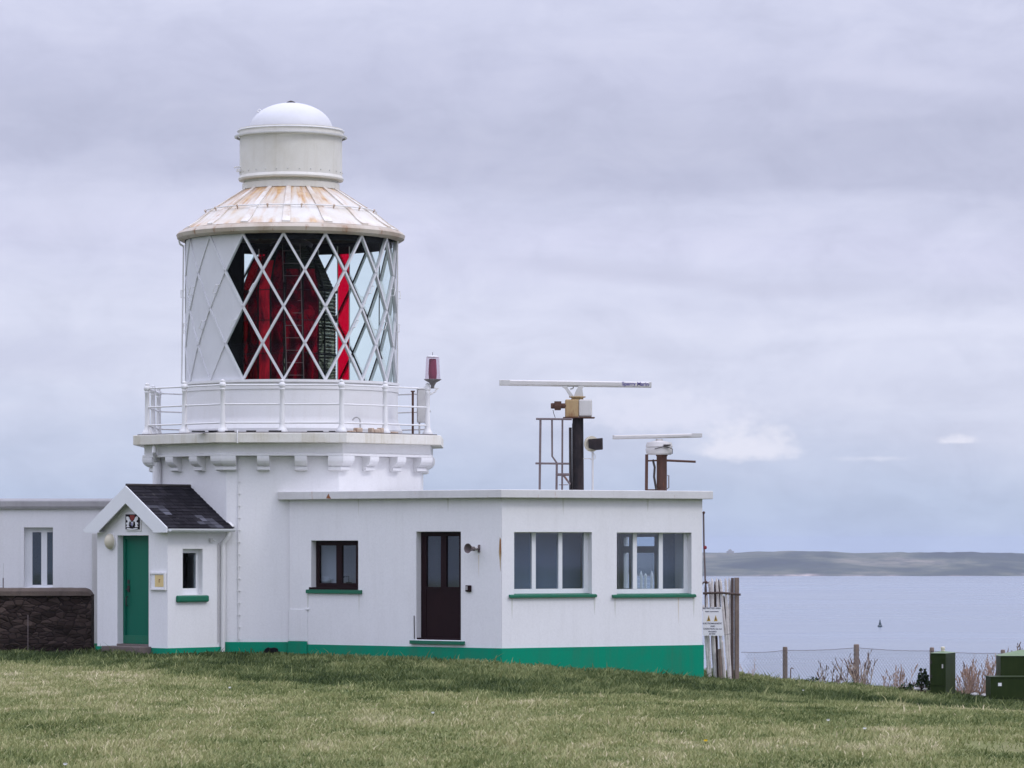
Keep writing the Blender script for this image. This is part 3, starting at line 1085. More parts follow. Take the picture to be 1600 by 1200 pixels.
LAT = MB()
for i in range(-16, 16, 2):
    for sgn in (1, -1):
        for r in range(4):
            a, b = node(i + sgn * r, r), node(i + sgn * (r + 1), r + 1)
            rad = Vector((a.x + b.x - 2 * XC, a.y + b.y - 2 * YC, 0)).normalized()
            d = (b - a).normalized()
            x = d.cross(rad).normalized() * 0.021
            y = rad * 0.032
            vs = [q + x * sx + y * sy for q in (a - d * 0.015, b + d * 0.015) for sx, sy in ((-1, -1), (1, -1), (1, 1), (-1, 1))]
            LAT._add(vs, [(0, 1, 2, 3), (7, 6, 5, 4), (0, 4, 5, 1), (1, 5, 6, 2), (2, 6, 7, 3), (3, 7, 4, 0)])
INN = MB()  # dark strips added behind the bars, standing in for shade on their inner sides
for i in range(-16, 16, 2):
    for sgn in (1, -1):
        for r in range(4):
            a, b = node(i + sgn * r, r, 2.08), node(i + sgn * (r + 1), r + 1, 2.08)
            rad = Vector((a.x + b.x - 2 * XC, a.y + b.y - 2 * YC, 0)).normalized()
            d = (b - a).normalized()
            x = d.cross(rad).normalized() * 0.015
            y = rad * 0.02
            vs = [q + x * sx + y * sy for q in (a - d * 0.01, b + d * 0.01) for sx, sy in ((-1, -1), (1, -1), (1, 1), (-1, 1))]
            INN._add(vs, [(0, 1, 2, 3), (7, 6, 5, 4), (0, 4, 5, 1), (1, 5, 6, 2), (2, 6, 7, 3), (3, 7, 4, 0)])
INN.build('lattice_inner_shade', 'dark_metal', LH, merge=False)
lattice = LAT.build('glazing_lattice', 'panel_paint', LH, merge=False)

GL, PN = MB(), MB()
for i in range(-16, 16):
    for r in range(5):
        if (i + r) % 2 == 0:
            continue
        pts = []
        pts.append(node(i - 1, r))
        if r > 0:
            pts.append(node(i, r - 1))
        pts.append(node(i + 1, r))
        if r < 4:
            pts.append(node(i, r + 1))
        blank = -12 <= i <= -3
        tgt = PN if blank else GL
        R_ = 2.103 if blank else 2.098
        pts = [Vector((XC + (p.x - XC) * R_ / RG, YC + (p.y - YC) * R_ / RG, p.z)) for p in pts]
        if blank:
            cs = [(i - 1, r), (i, max(r - 1, 0)), (i + 1, r), (i, min(r + 1, 4))]
            n_ = 6
            vs = []
            for a_ in range(n_ + 1):
                for b_ in range(n_ + 1):
                    fa_, fb_ = a_ / n_, b_ / n_
                    q = [cs[0][c_] * (1 - fa_) * (1 - fb_) + cs[1][c_] * fa_ * (1 - fb_) + cs[2][c_] * fa_ * fb_ + cs[3][c_] * (1 - fa_) * fb_ for c_ in (0, 1)]
                    vs.append(node(q[0], q[1], 2.103))
            tgt._add(vs, [(a_ * (n_ + 1) + b_, (a_ + 1) * (n_ + 1) + b_, (a_ + 1) * (n_ + 1) + b_ + 1, a_ * (n_ + 1) + b_ + 1) for a_ in range(n_) for b_ in range(n_)])
        elif len(pts) == 4:
            # split across the horizontal middle: a flat pane on a cylinder is folded a hair
            tgt._add(pts, [(0, 1, 2), (0, 2, 3)])
        else:
            tgt._add(pts, [(0, 1, 2)])
GL.build('lantern_glazing', 'lantern_glass', LH)
PN.build('blank_panel', 'panel_paint', LH, smooth=True)
# handles on the right-leaning bars
mb = MB()
for i in range(-16, 16, 2):
    for r, tt in ((2, 0.52), (1, 0.55)):
        a, b = node(i + r, r, RG + 0.035), node(i + r + 1, r + 1, RG + 0.035)
        d = (b - a)
        p0, p1 = a + d * (tt - 0.11), a + d * (tt + 0.11)
        rad = Vector((p0.x - XC, p0.y - YC, 0)).normalized()
        tng = Vector((-rad.y, rad.x, 0))
        o_ = rad * 0.075
        MB().tube([p0, p0 + o_ + d * 0.01, p1 + o_ - d * 0.01, p1], 0.008, 6).build('grab_handle', 'white_paint', LH)
# top cill ring under eaves, inside dark
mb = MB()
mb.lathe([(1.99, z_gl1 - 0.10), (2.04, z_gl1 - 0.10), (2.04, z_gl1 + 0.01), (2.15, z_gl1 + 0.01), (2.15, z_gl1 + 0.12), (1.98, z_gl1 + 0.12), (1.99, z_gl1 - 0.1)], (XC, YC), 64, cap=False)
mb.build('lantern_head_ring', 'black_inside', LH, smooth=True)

# roof cone, gutter lip, ribs, hand rail
cone = [(153.5 * SC, P72(352.5)), (136 * SC, P72(338)), (75 * SC, P72(298.5))]
mb = MB()
mb.lathe([(2.02, z_gl1 + 0.10), (166 * SC, P72(378)), (172 * SC, P72(377.5)), (177 * SC, P72(374.5)), (178.5 * SC, P72(369)), (175 * SC, P72(365)), (169.5 * SC, P72(362.6)), (166 * SC, P72(360.5))], (XC, YC), 64, cap=False)
mb.build('gutter', 'gutter_paint', LH, smooth=True, sharp=35)
mb = MB()
mb.lathe([(169 * SC, P72(362))] + cone + [(74 * SC, P72(296))], (XC, YC), 96, cap=False)
ROOF = mb.build('lantern_roof', 'rusty_roof', LH, smooth=True, sharp=60)
ROOF['_org'] = LH['_org']


def cone_p(a, r, lift=0.0):
    prof = [(169 * SC, P72(362))] + cone
    for (r0, z0), (r1, z1) in zip(prof, prof[1:]):
        if r1 <= r <= r0:
            z = z0 + (z1 - z0) * (r0 - r) / (r0 - r1)
            return Vector((XC + r * math.sin(a), YC - r * math.cos(a), z + lift))
    return Vector((XC + r * math.sin(a), YC - r * math.cos(a), prof[-1][1] + lift))


for k in range(16):
    a = math.radians(1.0 + 22.5 * k)
    m = MB()
    for off in (-0.0, ):
        rad = Vector((math.sin(a), -math.cos(a), 0))
        tg = Vector((math.cos(a), math.sin(a), 0))
        for r0, r1 in ((168 * SC, 153.5 * SC), (153.5 * SC, 136 * SC), (136 * SC, 76 * SC)):
            w0, w1 = 0.062 * r0 / 1.9 + 0.01, 0.062 * r1 / 1.9 + 0.01
            p0, p1 = cone_p(a, r0, 0.0), cone_p(a, r1, 0.0)
            up = Vector((0, 0, 0.03))
            dn = Vector((0, 0, -0.02))
            vs = [p0 - tg * w0 + dn, p0 + tg * w0 + dn, p0 + tg * w0 + up, p0 - tg * w0 + up, p1 - tg * w1 + dn, p1 + tg * w1 + dn, p1 + tg * w1 + up, p1 - tg * w1 + up]
            m._add(vs, [(0, 1, 2, 3), (7, 6, 5, 4), (0, 4, 5, 1), (1, 5, 6, 2), (2, 6, 7, 3), (3, 7, 4, 0)])
    m.build('roof_rib', 'rib_paint', ROOF, merge=False)
# handrail ring with stubs on the roof
HRR, HRZ = 1.72, P72(331.5)
mb = MB()
ring = [(XC + HRR * math.sin(k / 48 * 2 * PI), YC - HRR * math.cos(k / 48 * 2 * PI), HRZ) for k in range(49)]
mb.tube(ring, 0.013, 6)
mb.build('roof_handrail', 'white_paint', ROOF, smooth=True)
for k in range(16):
    mb = MB()
    a = math.radians(10.5 + 22.5 * k)
    p = Vector((XC + HRR * math.sin(a), YC - HRR * math.cos(a), HRZ))
    q = cone_p(a, HRR - 0.02, -0.01)
    mb.tube([q, p], 0.014, 6)
    mb.ball(p + Vector((0, 0, 0.0)), 0.026, 8)
    mb.build('handrail_stub', 'rust_pale', ROOF, smooth=True, merge=False)
# eaves swan-neck on the left
a = math.radians(-84)
d_ = Vector((math.sin(a), -math.cos(a), 0))
cx = Vector((XC, YC, 0))
mb = MB()
mb.tube([cx + d_ * 2.2 + Vector((0, 0, P72(374))), cx + d_ * 2.24 + Vector((0, 0, P72(378))), cx + d_ * 2.22 + Vector((0, 0, P72(383))), cx + d_ * 2.14 + Vector((0, 0, P72(387)))], 0.02, 8)
mb.tube([cx + d_ * 2.15 + Vector((0, 0, P72(385))), cx + d_ * 2.19 + Vector((0, 0, z_gl0))], 0.016, 8)
mb.build('vent_pipe', 'white_paint', LH, smooth=True)
mb = MB()     # right-hand stay rod down the edge of the glazing
a = math.radians(86)
d_ = Vector((math.sin(a), -math.cos(a), 0))
mb.tube([cx + d_ * 2.15 + Vector((0, 0, P72(376))), cx + d_ * 2.15 + Vector((0, 0, z_gl0))], 0.018, 8)
mb.build('stay_rod', 'white_paint', LH, smooth=True)

# ventilator drum and dome
mb = MB()
mb.lathe([(76 * SC, P72(298)), (76 * SC, P72(288.5)), (72 * SC, P72(287.5)), (72 * SC, P72(284)), (81.5 * SC, P72(283)), (82.5 * SC, P72(280.5)), (81.5 * SC, P72(278)), (80 * SC, P72(276)), (80 * SC, P72(214)), (81.6 * SC, P72(213.5)),
          (81.6 * SC, P72(206)), (81.5 * SC, P72(205)), (81.5 * SC, P72(203)), (67 * SC, P72(202))], (XC, YC), 64, cap=False)
VT = mb.build('ventilator', 'drum_paint', LH, smooth=True, sharp=30)
mb = MB()
mb.lathe([(85 * SC, P72(217)), (88 * SC, P72(216)), (88.5 * SC, P72(214)), (85 * SC, P72(213.4)), (83.2 * SC, P72(213.4))], (XC, YC), 64, cap=False)
mb.tube([(XC + 1.07 * math.sin(k / 48 * 2 * PI), YC - 1.07 * math.cos(k / 48 * 2 * PI), P72(206)) for k in range(49)], 0.013, 8)
mb.build('collar_ring', 'white_paint', VT, smooth=True)
dp = [(65 * SC * math.cos(t_), P72(203) + 42 * SC * math.sin(t_)) for t_ in np.linspace(0, PI / 2 - 0.02, 14)]
mb = MB()
mb.lathe(dp, (XC, YC), 48, cap=False)
DM = mb.build('dome', 'dome_paint', VT, smooth=True)
mb = MB()
mb.lathe([(0.10, P72(161.6)), (0.085, P72(159.5)), (0.04, P72(158)), (0.001, P72(157))], (XC, YC), 14)
mb.build('finial_cap', 'dark_metal', VT, smooth=True)
mb = MB()
a = math.radians(-75)
d_ = Vector((math.sin(a), -math.cos(a), 0))
p = cx + d_ * 0.62 + Vector((0, 0, P72(180)))
mb.tube([p - d_ * 0.06, p + d_ * 0.08 + Vector((0, 0, 0.06)), p + d_ * 0.03 + Vector((0, 0, 0.1)), p - d_ * 0.06 + Vector((0, 0, 0.03))], 0.014, 6)
mb.build('lifting_eye', 'white_paint', VT)
mb = MB()
p = cx + d_ * 1.06 + Vector((0, 0, P72(263)))
mb.tube([p - d_ * 0.05, p + d_ * 0.06, p + d_ * 0.1 + Vector((0, 0, -0.02))], 0.018, 6)
p = cx + d_ * 1.06 + Vector((0, 0, P72(266)))
mb.box(Fr((p.x, p.y), (1, 0), (0, -1)), -0.05, 0.04, -0.05, 0.05, p.z - 0.06, p.z)
mb.build('drum_hook', 'white_paint', VT, merge=False)
for k in range(28):
    mb = MB()
    a = 2 * PI * k / 28
    for r_, zz in ((80.4 * SC, P72(271)),):
        mb.ball((XC + r_ * math.sin(a), YC - r_ * math.cos(a), zz), 0.013, 6)
    mb.build('rivet', 'grey_paint', VT, merge=False)

# things inside the lantern --------------------------------------------------
zi = z_gl0 - 0.54
t = thing('black_curtain_screen', 'black curved screen lining the left side inside the lantern', 'screen', (XC, YC, zi))
mb = MB()
aa = [math.radians(x) for x in np.linspace(-46, -146.5, 30)]
for R_, flip in ((1.99, 0), (1.96, 1)):
    for a, b in zip(aa, aa[1:]):
        q = [(XC + R_ * math.sin(a), YC - R_ * math.cos(a), zi), (XC + R_ * math.sin(b), YC - R_ * math.cos(b), zi), (XC + R_ * math.sin(b), YC - R_ * math.cos(b), z_gl1 + 0.1), (XC + R_ * math.sin(a), YC - R_ * math.cos(a), z_gl1 + 0.1)]
        mb.quad(*q)
mb.build('cloth', 'black_inside', t)
mb = MB()
for a in (aa[0], aa[10], aa[20], aa[-1]):
    mb.tube([(XC + 1.975 * math.sin(a), YC - 1.975 * math.cos(a), zi), (XC + 1.975 * math.sin(a), YC - 1.975 * math.cos(a), z_gl1 + 0.1)], 0.03, 8)
mb.build('frame', 'black_inside', t, merge=False)

LX, LY = px(456, YC), YC
t = thing('fresnel_lens', 'large dark beehive optic of ribbed prisms standing inside the lantern', 'lens', (LX, LY, zi))


def add_translucent_red():
    m, nt, p, out = new_mat('red_screen')
    nt.nodes.remove(p)
    tr = N(nt, 'ShaderNodeBsdfTransparent')
    tr.inputs[0].default_value = (0.5, 0.02, 0.05, 1)
    df = N(nt, 'ShaderNodeBsdfDiffuse')
    n1 = noise_tex(nt, coords(nt, (2.6, 2.6, 0.9)), 1.3, 4, 0.6, 0.7)
    nt.links.new(ramp(nt, n1, [(0.38, (0.02, 0.004, 0.010)), (0.50, (0.17, 0.006, 0.022)), (0.64, (0.55, 0.008, 0.03))]), df.inputs[0])
    mx = N(nt, 'ShaderNodeMixShader')
    mx.inputs[0].default_value = 0.45
    nt.links.new(tr.outputs[0], mx.inputs[1])
    nt.links.new(df.outputs[0], mx.inputs[2])
    nt.links.new(mx.outputs[0], out.inputs[0])
    MATS['red_screen'] = m


add_translucent_red()


def add_red_bright():
    m, nt, p, out = new_mat('red_bright')
    n1 = noise_tex(nt, coords(nt, (3, 3, 0.9)), 1.6, 4, 0.6, 0.5)
    nt.links.new(ramp(nt, n1, [(0.38, (0.16, 0.006, 0.02)), (0.58, (0.78, 0.012, 0.035))]), p.inputs['Base Color'])
    p.inputs['Roughness'].default_value = 0.25
    MATS['red_bright'] = m


add_red_bright()

lens_prof = [(64, 600), (69, 596), (69, 556), (68, 555), (69, 553), (69, 500), (66, 498), (69, 495), (69, 458), (63, 445), (54, 425), (43, 402), (33, 388), (30, 386)]
mb = MB()
pr = [(a * SC, pz(b, YC)) for a, b in lens_prof]
# step the profile into prism rings
rings = []
for (r0, z0), (r1, z1) in zip(pr, pr[1:]):
    n_ = max(1, int(abs(z1 - z0) / 0.055))
    for k in range(n_):
        f0, f1 = k / n_, (k + 1) / n_
        ra, rb = r0 + (r1 - r0) * f0, r0 + (r1 - r0) * f1
        za, zb_ = z0 + (z1 - z0) * f0, z0 + (z1 - z0) * f1
        rings += [(ra, za), (ra + 0.0, za + (zb_ - za) * 0.15), (min(ra, rb) - 0.03, za + (zb_ - za) * 0.9)]
mb.lathe(rings, (LX, LY), 40, cap=False)
mb.build('prism_rings', 'lens_prism', t, smooth=False)
mb = MB()
for k in range(6):
    a = math.radians(50 + 60 * k)
    pts = [(LX + (r + 0.012) * math.sin(a), LY - (r + 0.012) * math.cos(a), z) for r, z in pr]
    for q0, q1 in zip(pts, pts[1:]):
        mb.bar(q0, q1, 0.035, 0.03)
for z_ in (pz(556, YC), pz(499, YC), pz(456, YC)):
    r_ = 70.5 * SC
    mb.tube([(LX + r_ * math.sin(x), LY - r_ * math.cos(x), z_) for x in np.linspace(0, 2 * PI, 41)], 0.022, 6)
mb.build('frame', 'black_inside', t, merge=False)
mb = MB()
mb.lathe([(0.5, zi), (0.5, zi + 0.3), (0.8, pz(600, YC)), (0.86, pz(598, YC)), (0.3, pz(597, YC))], (LX, LY), 32)
mb.build('pedestal', 'dark_metal', t, smooth=True)
mb = MB()
mb.lathe([(31 * SC, pz(387, YC)), (34 * SC, pz(382, YC)), (20 * SC, pz(374, YC)), (0.05, pz(366, YC)), (0.04, z_gl1 + 0.3)], (LX, LY), 24)
mb.build('cap', 'dark_metal', t, smooth=True)

def ang_at(u, R_):
    a = 0.0
    for _ in range(12):
        y = LY - R_ * math.cos(a)
        a = math.asin(max(-1, min(1, (px(u, y) - LX) / R_)))
    return a


# curved red filters in front of the optic
for (u0, u1, v1, lab) in ((380, 403, 404, 'narrow maroon curved filter at the left flank of the optic'), (404, 422, 412, 'bright red curved filter left of the ladder in front of the optic'), (423.5, 443, 396, 'dark red curved filter directly left of the ladder'), (474, 498, 425, 'narrow dark red curved filter right of the ladder in front of the optic'), (446, 472, 426, 'dark red filter standing directly behind the ladder rungs')):
    R_ = 1.12
    a0_, a1_ = ang_at(u0, R_), ang_at(u1, R_)
    g = thing('red_filter_screen', lab, 'filter screen', (LX + R_ * math.sin((a0_ + a1_) / 2), LY - R_ * math.cos((a0_ + a1_) / 2), zi), 'red filter screens in the lantern')
    mb = MB()
    an = np.linspace(a0_, a1_, 7)
    lv = [(R_, zi)] + [(float(np.interp(v_, [388, 402, 425, 445, 458], [36, 47, 58, 66, 69])) * SC + 0.235, pz(v_, YC)) for v_ in np.linspace(458, v1, 8)]
    for off in (0.0, -0.012):
        for (r0_, z0_), (r1_, z1_) in zip(lv, lv[1:]):
            for a, b in zip(an, an[1:]):
                mb.quad(*[(LX + (r_ + off) * math.sin(x), LY - (r_ + off) * math.cos(x), zz) for x, r_, zz in ((a, r0_, z0_), (b, r0_, z0_), (b, r1_, z1_), (a, r1_, z1_))])
    mb.build('pane', 'red_bright' if 'bright' in lab else 'red_screen', g)
    mb = MB()
    for x in (a0_, a1_):
        mb.tube([(LX + r_ * math.sin(x), LY - r_ * math.cos(x), zz) for r_, zz in lv], 0.011, 6)
    for v_ in (556, 505, 458):
        mb.tube([(LX + (R_ + 0.005) * math.sin(x), LY - (R_ + 0.005) * math.cos(x), pz(v_, YC)) for x in an], 0.008, 5)
    mb.build('frame', 'black_inside', g, merge=False)
# flat red strips by the seaward glazing
for (u0, u1, v1, yy, lab) in ((404.5, 422, 390, 73.25, 'bright red strip hanging at the left behind the optic'), (487, 497.5, 391, 73.5, 'short visible red strip hanging behind the top of the optic'), (527.5, 546, 386, 73.1, 'tall bright red strip standing clear at the right of the optic')):
    x0, x1 = px(u0, yy), px(u1, yy)
    g = thing('red_filter_strip', lab, 'filter panel', ((x0 + x1) / 2, yy, zi), 'red filter strips in the lantern')
    MB().box(WORLD, x0, x1, -yy, -yy + 0.012, zi, pz(v1, yy)).build('pane', 'red_filter', g)
    mb = MB()
    for x in (x0, x1):
        mb.box(WORLD, x - 0.01, x + 0.01, -yy - 0.005, -yy + 0.02, zi, pz(v1, yy) + 0.01)
    mb.build('frame', 'white_paint', g, merge=False)
# narrow ladder in front of the optic
ly = YC - 1.2
t = thing('lantern_ladder', 'narrow steel ladder standing against the red optic panels', 'ladder', (px(460, ly), ly, zi))
mb = MB()
ra = [(px(450, ly), ly, zi), (px(440.5, ly), ly + 0.15, pz(380, ly))]
rb = [(px(476, ly), ly, zi), (px(468, ly), ly + 0.15, pz(380, ly))]
m1 = MB().tube(ra, 0.009, 6).build('rail', 'ladder_steel', t)
m1 = MB().tube(rb, 0.009, 6).build('rail', 'ladder_steel', t)
v_ = 586
while v_ > 384:
    z = pz(v_, ly)
    f_ = (z - zi) / (pz(380, ly) - zi)
    a = Vector(ra[0]).lerp(Vector(ra[1]), f_)
    b = Vector(rb[0]).lerp(Vector(rb[1]), f_)
    MB().tube([a, b], 0.007, 6).build('rung', 'ladder_steel', t)
    v_ -= 19.5
# shaded lamp hanging at the right inside
hx, hy = px(593, 72.6), 72.6
t = thing('hanging_cable_lamp', 'thin dark hanging lamp on a cable inside the right of the lantern', 'lamp', (hx, hy, pz(560, hy)))
MB().tube([(hx, hy, z_gl1 + 0.1), (hx - 0.01, hy, pz(556, hy))], 0.012, 6).build('cable', 'dark_metal', t)
mb = MB()
mb.lathe([(0.07, pz(561, hy)), (0.05, pz(557, hy)), (0.02, pz(549, hy)), (0.015, pz(545, hy))], (hx, hy), 12)
mb.build('lamp_shade', 'dark_metal', t, smooth=True)

# small red beacon on the right corner post
bq = oct_pt(RR, 2)
bx, by = bq[0] + 0.1, bq[1]
zt, zg = pz(557.5, by), pz(592.5, by)
t = thing('red_beacon', 'small glass beacon with red core on the right corner of the gallery railing', 'beacon', (bx, by, pz(606, by)))
mb = MB()
mb.lathe([(0.152, zg), (0.145, zg + 0.1), (0.128, zt - 0.015), (0.112, zt)], (bx, by), 24)
GLS = mb.build('glass_cover', 'beacon_glass', t, smooth=True)
mb = MB()
mb.lathe([(0.075, zg), (0.085, zg + 0.12), (0.08, zg + 0.22), (0.07, zt - 0.05), (0.06, zt - 0.04)], (bx, by), 16)
mb.build('red_core', 'beacon_core', t, smooth=True)
mb = MB()
mb.lathe([(0.03, pz(607, by)), (0.035, pz(603, by)), (0.07, pz(598, by)), (0.14, pz(595, by)), (0.175, pz(593, by)), (0.17, zg + 0.0), (0.04, zg + 0.005)], (bx, by), 20)
mb.build('base', 'lead', t, smooth=True)
MB().lathe([(0.118, zt - 0.012), (0.116, zt + 0.006), (0.07, zt + 0.02), (0.001, zt + 0.026)], (bx, by), 20).build('cap', 'white_paint', t, smooth=True)
MB().tube([(bx, by, zt - 0.01), (bx, by, zt + 0.09)], 0.005, 5).build('spike', 'dark_metal', t)
mb = MB()
mb.tube([(bx - 0.08, by, pz(618, by)), (bx + 0.05, by, pz(612, by)), (bx + 0.09, by, pz(607, by))], 0.02, 6)
mb.tube([(bx - 0.09, by, pz(605, by)), (bx + 0.12, by, pz(607, by))], 0.015, 6)
mb.build('bracket', 'white_paint', t, merge=False)

# grey cabinet and brown upright behind the rail on the right
gy = YC + 0.3
t = thing('gallery_equipment_box', 'flat grey equipment box on the gallery behind the right railing post', 'equipment box', (px(660, gy), gy, Z_SLAB + 0.02))
mb = MB()
fr = Fr((px(652.5, gy), gy), (1, 0.15), (0.15, -1))
mb.box(fr, 0, 0.22, -0.14, 0, pz(660, gy), pz(608, gy))
mb.build('body', 'grey_paint', t, bevel=0.012)
mb = MB()
mb.box(fr, -0.01, 0.23, -0.15, 0.012, pz(608, gy), pz(606.5, gy))
mb.build('lid', 'grey_paint', t)
mb = MB()
mb.box(fr, 0.03, 0.06, -0.1, -0.04, Z_SLAB + 0.022, pz(660, gy))
mb.box(fr, 0.16, 0.19, -0.1, -0.04, Z_SLAB + 0.022, pz(660, gy))
mb.build('foot', 'grey_paint', t, merge=False)
gx = px(645, gy)
t = thing('gallery_gate_post', 'rusty brown upright of the gallery gate beside the grey box', 'gate post', (gx, gy, Z_SLAB + 0.02))
MB().box(Fr((gx, gy), (1, 0), (0, -1)), -0.022, 0.022, -0.03, 0.03, Z_SLAB + 0.022, pz(611, gy)).build('post', 'rusty_steel', t, bevel=0.005)
MB().box(Fr((gx, gy), (1, 0), (0, -1)), -0.04, 0.04, -0.04, 0.04, pz(612.5, gy), pz(610.5, gy)).build('cap', 'rusty_steel', t)

# ------------------------------------------------------------------ PORCH
e1 = Vector((-0.70711, 0.70711))
n1 = Vector((-0.70711, -0.70711))
TL = Vector(oct_pt(RT, 0))
T_ = 1.45
C0 = TL + n1 * T_ + e1 * 0.017
GF = Fr(C0, e1, n1)                      # gable frame: s to the left/back
SFr = Fr(C0, -n1, -e1)                   # right side wall frame: s towards the tower
GW = 2.147
zg0 = 0.0
PORCH = thing('entrance_porch', 'small white gabled porch with green door and dark slate roof against the tower', 'porch', (C0.x, C0.y, 0.1))
apx = GW / 2
Z_APEX = pz(759, (C0 + e1 * apx + n1 * 0.15).y)
OV = 0.17
Z_EAVE = pz(824, (C0 - e1 * OV).y)
slope = (Z_APEX - Z_EAVE) / (apx + OV)


def roof_z(s):
    return Z_APEX - abs(s - apx) * slope


d0, d1 = GF.s_at(232.3), GF.s_at(183.5)
zd0, zd1 = GF.z_at(d0, 1007), GF.z_at(d0, 836.5)
zw = Z_EAVE - 0.02
mb = wall_mesh(GF, 0, GW, -0.3, zw, 0.25, [(d0, d1, zd0, zd1)])
mb.extr(GF, [(0.0, zw + 0.0005), (GW, zw + 0.0005), (GW, roof_z(GW) - 0.06), (apx, Z_APEX - 0.06), (0.0, roof_z(0) - 0.06)], -0.25, 0)
mb.build('gable_wall', 'white_render', PORCH)
w0, w1 = SFr.s_at(285.5), SFr.s_at(316.5)
zw0, zw1 = SFr.z_at((w0 + w1) / 2, 929), SFr.z_at((w0 + w1) / 2, 857.5)
LS = T_ + 0.02
mb = wall_mesh(SFr, 0.25, LS, -0.3, roof_z(0) - 0.06, 0.25, [(w0, w1, zw0, zw1)])
mb.build('side_wall', 'white_render', PORCH)
LF = Fr(C0 + e1 * GW, -n1, e1)
wall_mesh(LF, 0.25, 1.6, -0.3, roof_z(GW) - 0.06, 0.25).build('side_wall', 'white_render', PORCH)
# plinth
zp = GF.z_at(0, 1013)
MB().box(GF, -0.02, d0, 0.0, 0.025, -0.3, zp).build('plinth', 'green_paint', PORCH)
MB().box(GF, d1, GW + 0.02, 0.0, 0.025, -0.3, zp).build('plinth', 'green_paint', PORCH)
mb = MB()
mb.box(SFr, 0.0, LS - 0.02, 0.0, 0.022, -0.3, SFr.z_at(0.8, 1011.5))
mb.build('plinth', 'green_paint', PORCH, merge=False)
# slate roof: courses of individual slates (one mesh), fall of light and mossy ones
rs = random.Random(21)
for sgn in (1, -1):
    mb = MB()
    L = math.hypot(apx + OV, Z_APEX - Z_EAVE)
    dirs = Vector((sgn * (apx + OV), 0)) / L    # along s per unit slope length
    dz = -(Z_APEX - Z_EAVE) / L
    n0r, n1r = -T_ - 0.06, 0.13

    def rp(l, n, h):    # l: slope distance from ridge, n: along normal, h: height off the slope
        return GF(apx + sgn * ((apx + OV) / L * l + h * (-dz)) * 1.0, n, Z_APEX + dz * l + h * (apx + OV) / L)
    mb.cur = 0.1
    q = [rp(0, n0r, 0), rp(0, n1r, 0), rp(L, n1r, 0), rp(L, n0r, 0)]
    q2 = [rp(0, n0r, -0.05), rp(0, n1r, -0.05), rp(L, n1r, -0.05), rp(L, n0r, -0.05)]
    mb._add(q + q2, [(0, 1, 2, 3), (7, 6, 5, 4), (0, 4, 5, 1), (1, 5, 6, 2), (2, 6, 7, 3), (3, 7, 4, 0)])
    nc = 13
    ch = L / nc
    for c_ in range(nc):
        l0, l1 = c_ * ch, (c_ + 1) * ch + 0.02
        nn = n1r + 0.01 - rs.uniform(0.02, 0.15)
        first = True
        while nn > n0r:
            wd = 0.17 + rs.uniform(-0.04, 0.04)
            a_, b_ = nn, max(nn - wd + 0.006, n0r)
            if first:
                a_ = n1r + 0.01
                first = False
            mb.cur = rs.uniform(0, 0.55)
            fr_ = (n1r - nn) / (n1r - n0r)
            if sgn == -1:
                # paler replaced slates: a patch low at the front and another low towards the tower
                if (c_ in (5, 6, 7) and 0.04 < fr_ < 0.26 and rs.random() < 0.6) or (c_ in (8, 9, 10) and 0.0 <= fr_ < 0.16 and rs.random() < 0.8) or (c_ in (9, 10, 11, 12) and 0.35 < fr_ < 0.75 and rs.random() < 0.5):
                    mb.cur = rs.uniform(0.72, 1.0)
            t0, t1 = 0.004 + rs.uniform(0, 0.002), 0.012 + rs.uniform(0, 0.006)
            vs = [rp(l0, a_, t0), rp(l0, b_, t0), rp(l1, b_, t1), rp(l1, a_, t1), rp(l0, a_, -0.002), rp(l0, b_, -0.002), rp(l1, b_, 0.0), rp(l1, a_, 0.0)]
            mb._add(vs, [(0, 1, 2, 3), (7, 6, 5, 4), (0, 4, 5, 1), (1, 5, 6, 2), (2, 6, 7, 3), (3, 7, 4, 0)])
            nn -= wd
    RF = mb.build('slate_roof', 'slate', PORCH, merge=False, attr='tint')
mb = MB()
mb.tube([GF(apx, 0.14, Z_APEX + 0.012), GF(apx, -T_ - 0.05, Z_APEX + 0.012)], 0.035, 6)
mb.build('ridge', 'dark_metal', PORCH)
# white mortar fillet where the slates meet the tower
mb = MB()
zz0 = 0.0
fb0, fb1 = -T_ - 0.02, -T_ - 0.06
mb._add([GF(apx, fb0, Z_APEX + 0.025), GF(apx, fb1, Z_APEX + 0.045), GF(-OV, fb1, Z_EAVE + 0.045), GF(-OV, fb0, Z_EAVE + 0.025), GF(apx, fb1, Z_APEX - 0.04), GF(-OV, fb1, Z_EAVE - 0.04)],
        [(0, 1, 2, 3), (1, 4, 5, 2), (0, 4, 1), (3, 2, 5), (0, 3, 5, 4)])
mb.build('flashing', 'white_paint', PORCH)
# bargeboards (one face with the kneeler feet)
zb0 = Z_EAVE - 0.10
ft = 0.42
iz = lambda s: roof_z(s) - 0.34
poly = [(-OV, zb0), (ft - OV, zb0), (ft - OV, iz(ft - OV)), (apx, Z_APEX - 0.34), (GW + OV - ft, iz(ft - OV)), (GW + OV - ft, zb0), (GW + OV, zb0), (GW + OV, Z_EAVE + 0.0), (apx, Z_APEX + 0.0), (-OV, Z_EAVE + 0.0)]


def extr_concave(fr, poly, n0, n1_):
    bm = bmesh.new()
    f0 = [bm.verts.new(fr(s, n1_, z)) for s, z in poly]
    f = bm.faces.new(f0)
    r = bmesh.ops.extrude_face_region(bm, geom=[f])
    dv = fr(0, n0, 0) - fr(0, n1_, 0)
    for v in r['geom']:
        if isinstance(v, bmesh.types.BMVert):
            v.co += dv
    bmesh.ops.recalc_face_normals(bm, faces=bm.faces)
    bm.verts.index_update()
    m = MB()
    m.v = [tuple(v.co) for v in bm.verts]
    m.f = [tuple(v.index for v in f.verts) for f in bm.faces]
    m.attr = [0.0] * len(m.v)
    bm.free()
    return m


